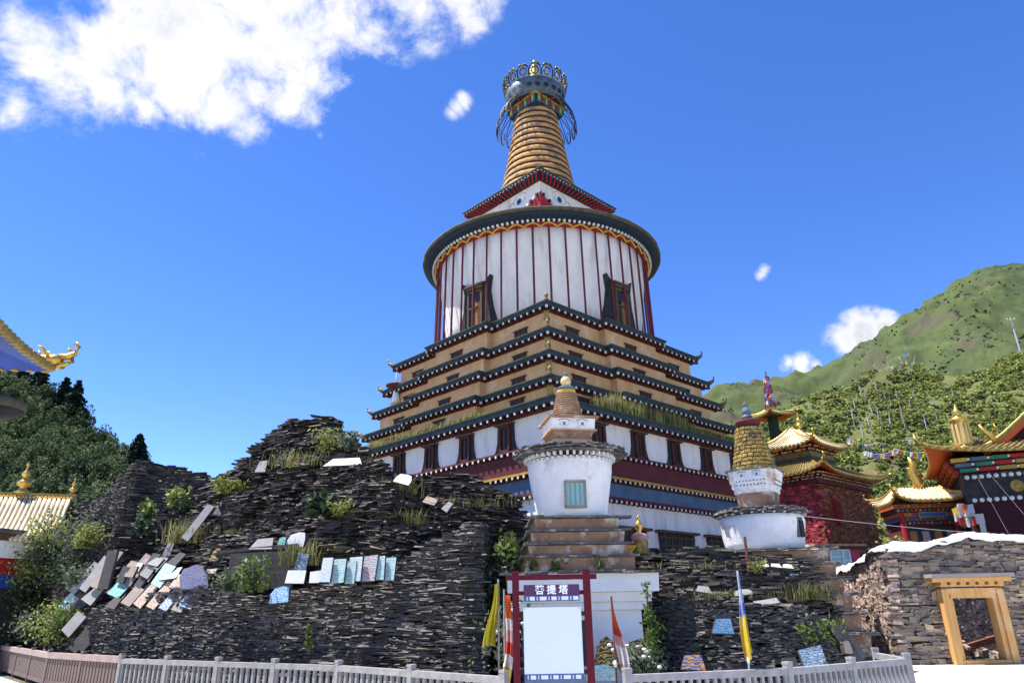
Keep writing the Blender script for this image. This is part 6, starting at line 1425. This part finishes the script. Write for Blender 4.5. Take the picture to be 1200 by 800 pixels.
def build_plants():
    D = -.35
    plant(768, 790, 15.2, 'feathery_plant', 'tall feathery green plant with pale blossom between the plinth and the right heap', 'plant', 1.6, .14, 520, 0, 'leaf_fresh', 1, 4, .045, 2.6, None, True, .05)
    plant(757, 796, 15.0, 'flowering_bush', 'bushy plant with white flowers at the foot of the feathery plant', 'bush', .62, .5, 700, 0, 'leaf_grey', 2, 9, .06, 2.0, 'blossom')
    plant(594, 782, 14.6, 'flowering_bush', 'leafy white flowering bush half hidden behind the left sign post', 'bush', 1.15, .3, 500, 0, 'leaf_grey', 3, 8, .06, 2, 'blossom')
    plant(571, 730, 18.6, 'bush', 'dark bush filling the gap right of the tall slate corner', 'bush', 1.6, .5, 700, 0, 'leaf_dark', 4, 8, .09, 1.8)
    plant(573, 705, 18.4, 'bush', 'paler bush higher in the gap right of the tall slate corner', 'bush', .9, .4, 320, 0, 'leaf_grey', 5, 7, .08, 2)
    plant(596, 660, 19.0, 'sapling', 'bright sapling growing from the edge left of the brown steps', 'plant', .75, .35, 170, 0, 'leaf_fresh', 6, 6, .11, 1.8)
    plant(600, 646, 20.3, 'sapling', 'small sapling on the slate just above the bright one', 'plant', .4, .22, 80, 0, 'leaf_fresh', 7, 5, .09, 1.8)
    plant(386, 532, 22.3, 'bush', 'leafy green bush on the right side of the heap summit', 'bush', .8, .45, 420, 0, 'leaf_shrub', 8, 8, .075, 1.8)
    plant(410, 524, 22.0, 'bush', 'small bush at the right shoulder of the heap summit', 'bush', .55, .4, 220, 0, 'leaf_grey', 9, 7, .09, 1.8)
    plant(335, 540, 22.9, 'bush', 'grey green bush on the left side of the heap summit', 'bush', .5, .35, 240, 0, 'leaf_grey', 10, 7, .07, 2)
    plant(268, 575, 23.2, 'bush', 'spreading green bush on the saddle between the slate wall and the heap', 'bush', .42, .65, 520, 0, 'leaf_shrub', 11, 9, .08, 2.2)
    plant(372, 602, 19.9, 'dark_plant', 'broad leaved dark green plant in the middle of the heap', 'plant', .55, .42, 170, 0, 'leaf_dark', 12, 7, .15, 2.2)
    plant(398, 602, 19.7, 'bush', 'yellow green bush right of the dark broad leaved plant', 'bush', .4, .45, 220, 0, 'leaf_shrub', 13, 7, .07, 2)
    plant(172, 606, 24.6, 'broad_leaf_plant', 'vivid light green broad leaved plant on the slate wall', 'plant', .55, .30, 90, 0, 'leaf_fresh', 14, 6, .16, 1.5)
    plant(166, 622, 24.4, 'broad_leaf_plant', 'blue green broad leaved plant hanging below the vivid one', 'plant', .45, .42, 90, 0, 'leaf_grey', 15, 6, .2, 1.5)
    plant(205, 590, 25.0, 'broad_leaf_plant', 'green leafy plant right of the vivid plant, near the wall top', 'plant', .6, .4, 170, 0, 'leaf_shrub', 16, 8, .12, 1.6)
    plant(215, 600, 24.2, 'dark_plant', 'darker leafy plant in the corner between wall and heap', 'plant', .5, .4, 170, 0, 'leaf_dark', 17, 8, .11, 1.6)
    for k, (px, py, Y, h, r, mt, lab) in enumerate(((88, 655, 26.2, 1.5, .8, 'leaf_grey', 'rounded grey green bush on the bank below the golden roof'), (60, 640, 26.8, 1.2, .9, 'leaf_shrub', 'light green bush on the bank nearest the golden roof'), (45, 670, 26.8, 1.3, .9, 'leaf_dark', 'dark bush in the hollow of the left bank'), (22, 690, 27.4, 1.4, 1.0, 'leaf_shrub', 'sprawling bush on the bank by the white and red house'),
        (75, 690, 25.5, 1.1, .8, 'leaf_dark', 'dark bush above the left end of the slab jumble'), (100, 640, 25.6, .7, .5, 'leaf_shrub', 'mossy green bush against the pale flank of the pointed wall'), (60, 752, 24.8, 1.2, .9, 'leaf_shrub', 'weedy green bush behind the left fence'), (36, 748, 26.5, 1.0, .9, 'leaf_grey', 'pale weedy bush at the far end of the left fence'), (72, 745, 23.8, .9, .5, 'leaf_fresh', 'bright weed clump in front of the propped dark slabs'), (30, 720, 27.5, 1.2, 1.0, 'leaf_dark', 'dark hanging growth on the left bank above the fence'), (92, 690, 24.4, .7, .6, 'leaf_grey', 'silvery bush just left of the leaning grey slabs'), (8, 700, 28.2, 1.3, 1.0, 'leaf_dark', 'dark shrub at the left edge below the blue wall'))):
        plant(px, py, Y - .4, 'bush', lab, 'bush', h, r, 1100, 0, mt, 30 + k, 11, .062, 1.9)
    plant(297, 690, 18.55, 'bush', 'spindly light green bush on the lower terrace left of the white slabs', 'bush', .75, .6, 420, 0, 'leaf_fresh', 50, 9, .06, 2.4)
    plant(268, 690, 18.9, 'bush', 'grey dry bush on the lower terrace by the wall corner', 'bush', .5, .6, 380, 0, 'leaf_grey', 51, 9, .06, 2.4)
    grass_tuft(214, 634, 22.6, 'dry yellow grass beside the long leaning slab', .7, 160, 1)
    grass_tuft(355, 545, 22.2, 'dry grass below the summit of the heap', .5, 140, 2, spread=.6)
    grass_tuft(350, 660, 18.9, 'dry grass behind the upright aqua row', .6, 140, 3)
    grass_tuft(462, 582, 20.6, 'green grass streaming down the right slope of the heap', .6, 160, 4, 'moss_grass', .35)
    grass_tuft(478, 612, 19.6, 'short green grass on the middle of the right slope', .4, 120, 5, 'moss_grass', .4)
    grass_tuft(540, 592, 21.3, 'thin grass fringe on the far right crest of the heap', .35, 120, 6, 'moss_grass', .9)
    grass_tuft(430, 553, 21.6, 'tuft of grass beside the right end of the long white slab', .5, 90, 7, 'leaf_fresh', .25)
    grass_tuft(280, 622, 21.6, 'mossy yellow fringe above the upper ledge', .16, 110, 8, 'moss_grass', .8)
    grass_tuft(820, 664, 20.9, 'yellow green grass band on top of the right heap', .22, 90, 9, 'moss_grass', .7)
    grass_tuft(855, 698, 17.9, 'yellow grass on the ledge over the turquoise slab', .2, 80, 10, 'moss_grass', .6)
    grass_tuft(950, 700, 19.6, 'grass clump at the right end of the upper ledge', .45, 160, 11, 'moss_grass', .35)
    plant(948, 752, 17.3, 'sapling', 'small fresh sapling at the foot of the right heap', 'plant', .42, .22, 80, 0, 'leaf_fresh', 60, 5, .07, 2)
    plant(980, 750, 17.9, 'sapling', 'fresh green sapling beside the leaning boulder slab', 'plant', .5, .25, 120, 0, 'leaf_fresh', 61, 5, .08, 2)
    plant(890, 668, 20.6, 'bush', 'small dark bush in the white stone scatter', 'bush', .3, .3, 120, 0, 'leaf_shrub', 62, 5, .06, 2)
    plant(362, 760, 16.6, 'sapling', 'slender weed at the foot of the wall behind the baluster fence', 'plant', .5, .15, 80, 0, 'leaf_fresh', 63, 3, .05, 2.5, spike=True)
    plant(1050, 652, 36, 'bush', 'dark green bush between the brick temple and the gate pavilion', 'bush', .9, .7, 420, 0, 'leaf_shrub', 64, 9, .11, 1.5)
    for k, (px, lab) in enumerate(((622, 'weed on the plinth edge under the left of the steps'), (650, 'weed on the plinth edge under the middle of the steps'), (705, 'larger weed on the plinth edge under the right of the steps'))):
        plant(px, 666, 17.75, 'weed', lab, 'plant', .28 if k < 2 else .36, .2, 60, 0, 'leaf_fresh', 70 + k, 5, .05, 2.5)
build_plants()

# ================================================================== HILLSIDE: PRAYER FLAG LINES, POLES, WIRES
FLAGC = ['flag_blue', 'flag_white', 'flag_red', 'flag_green', 'flag_yellow']
def flag_line(label, pts, n, size, sag, seed):
    P = [at(*p) for p in pts]; T = thing('prayer_flag_line', label, 'prayer flags', P[0]); L = []
    for a, b in zip(P[:-1], P[1:]):
        k = 16; L += [a.lerp(b, i / k) - Vector((0, 0, sag * math.sin(PI * i / k))) for i in range(k)]
    L.append(P[-1]); rel = [p - P[0] for p in L]
    m = MB().mat('flag_white'); m.tube(rel, .03, 4); m.build('cord', T); rg = random.Random(seed); protos = {}
    for i in range(n):
        f = (i + .5) / n * (len(rel) - 1); j = int(f); p = rel[j].lerp(rel[j + 1], f - j); d = rel[j + 1] - rel[j]; c = rg.choice(FLAGC + ['flag_white']); ang = math.atan2(d.y, d.x) + rg.uniform(-.3, .3)
        if c not in protos:
            m = MB().mat(c, True); s = size; m.grid([[(s * (u - .5), s * .12 * math.sin(u * 5 + v * 2), -s * 1.1 * v) for v in np.linspace(0, 1, 4)] for u in np.linspace(0, 1, 5)]); protos[c] = m.build('flag', T, p, ang)
        else: part_copy(protos[c], T, p, ang)
flag_line('upper long string of small prayer flags below the utility pole', [(1087, 446, 112), (1150, 432, 109), (1196, 412, 107)], 46, .5, .5, 1)
flag_line('lower long string of prayer flags running parallel under the upper one', [(1085, 448, 110.5), (1120, 447, 108), (1155, 438, 106), (1197, 416, 104)], 52, .52, .4, 2)
flag_line('prayer flag string hanging across the bushes left of the gold banner', [(993, 513, 84), (1030, 518, 83), (1068, 515, 82)], 26, .56, .5, 3)
flag_line('second prayer flag string just below, nearer the gate pavilion', [(1012, 528, 80), (1050, 526, 78), (1100, 524, 76), (1165, 520, 74)], 40, .45, .5, 4)
def build_poles():
    rg = random.Random(12); proto = []
    spots = [(1012, 470), (1018, 478), (1005, 486), (1026, 492), (1034, 500), (1040, 480), (1048, 488), (1055, 478), (1022, 508), (1046, 506), (1060, 500), (1071, 492), (1080, 486), (1085, 500), (1098, 494), (1112, 470), (1120, 478), (1126, 486), (1133, 494), (1140, 468), (1147, 480), (1002, 500), (1065, 512), (1090, 512), (1104, 505), (1152, 470), (1160, 478), (1075, 476), (1030, 466), (1016, 520)]
    for i, (px, py) in enumerate(spots):
        lab = 'bare leaning prayer pole with a wisp of white cloth on the scrubby hillside'; Y = 78 + (528 - py) * .42
        if i < 3:
            T = thing('prayer_pole', lab, 'prayer pole', at(px, py, Y), 0, 'prayer poles on the hillside'); h = rg.uniform(2.0, 3.4)
            m = MB().mat('dead_wood'); m.tube([(0, 0, -.8), (-.1, 0, h * .5), (-.22, 0, h)], .045, 5); m.build('pole', T); m = MB().mat(['flag_white', 'flag_pink', 'flag_white'][i], True); m.grid([[(-.22 + .09 * u, .05 * math.sin(u * 4 + v * 3), h - .1 - (h * .6) * v) for v in np.linspace(0, 1, 5)] for u in np.linspace(0, 1, 4)]); m.build('cloth', T); proto.append(T)
        else:
            q = proto[i % 3]; T = q.copy(); col.objects.link(T); T.location = at(px, py, Y); T.rotation_euler = (0, rg.uniform(-.1, .1), rg.uniform(-.4, .4))
            for ch in [o for o in bpy.data.objects if o.parent == q]: part_copy(ch, T)
    # dead trees on the crest
    def dead(name, label, px, py, Y, h, seed):
        T = thing(name, label, 'dead tree', at(px, py, Y)); r2 = random.Random(seed); m = MB().mat('dead_wood')
        tips = []
        for k in range(6):
            a = r2.uniform(0, 6.3); sp = r2.uniform(.15, .7) * h; P = [Vector((sp * math.cos(a) * t, sp * math.sin(a) * t, -.8 + (h * r2.uniform(.7, 1.0) + .8) * t)) for t in (0, .4, .75, 1)]; m.tube(P, [.12, .09, .06, .03], 5); tips.append(P)
            for _ in range(4): q = P[r2.randint(1, 3)]; m.tube([q, q + Vector((r2.uniform(-.7, .7), r2.uniform(-.7, .7), r2.uniform(.1, .9)))], [.04, .015], 4)
        m.build('branches', T); m = MB()
        for _ in range(12):
            P = r2.choice(tips); q = P[r2.randint(1, 2)]; m.mat(r2.choice(['flag_white', 'flag_white', 'flag_pink', 'flag_pale_blue', 'flag_yellow'])); m.box(q + Vector((r2.uniform(-.3, .3), r2.uniform(-.3, .3), r2.uniform(-.2, .3))), (.45, .08, .5), r2.uniform(0, 3), jit=.4)
        m.build('rag_flags', T)
    dead('dead_tree', 'pale dead branches hung with rags on the hill crest, left clump', 1043, 452, 116, 4.6, 1); dead('dead_tree', 'dead branching tree with rags right of the left clump', 1054, 450, 115, 3.6, 2); dead('dead_tree', 'tallest dead tree on the crest with a white tuft on top', 1067, 444, 116, 4.9, 3)
    b = at(1197, 416, 106); t = at(1184, 372, 106); T = thing('utility_pole', 'leaning grey utility pole with crossarm on the hill at the right edge', 'pole', b); d = t - b
    m = MB().mat('steel_pole'); m.tube([Vector((0, 0, 0)) - d * .15, d * .5, d], [.15, .13, .10], 8); m.build('shaft', T)
    m = MB().mat('steel_pole'); q = d * .93; m.tube([q + Vector((-.7, 0, -.05)), q + Vector((.7, 0, .15))], .06, 6); m.build('crossarm', T)
    m = MB().mat('disc_white', True)
    for s in (-.6, 0, .6): m.lathe([(.08, 0), (.1, .1), (.05, .2)], 8, q + Vector((s, 0, .1)))
    m.build('insulators', T)
    def wire(label, pts, r, sag):
        P = [at(*p) for p in pts]; L = [P[0].lerp(P[1], i / 24) - Vector((0, 0, sag * math.sin(PI * i / 24))) for i in range(25)]; m = MB().mat('wire'); m.tube([p - P[0] for p in L], r, 5); o = m.build('power_cable', None, P[0]); tag(o, label, 'cable')
    wire('pale cable strung from behind the weathered stupa across to the right edge above the ruin', [(930, 603, 34), (1320, 634, 27)], .015, .15)
    wire('thin cable slanting steeply down the left of the gold emblem on the maroon hall', [(1144, 556, 34), (1190, 640, 30)], .005, .0); wire('thin cable slanting down across the gold emblem side of the maroon hall', [(1158, 553, 34), (1215, 620, 30)], .005, .0)
build_poles()
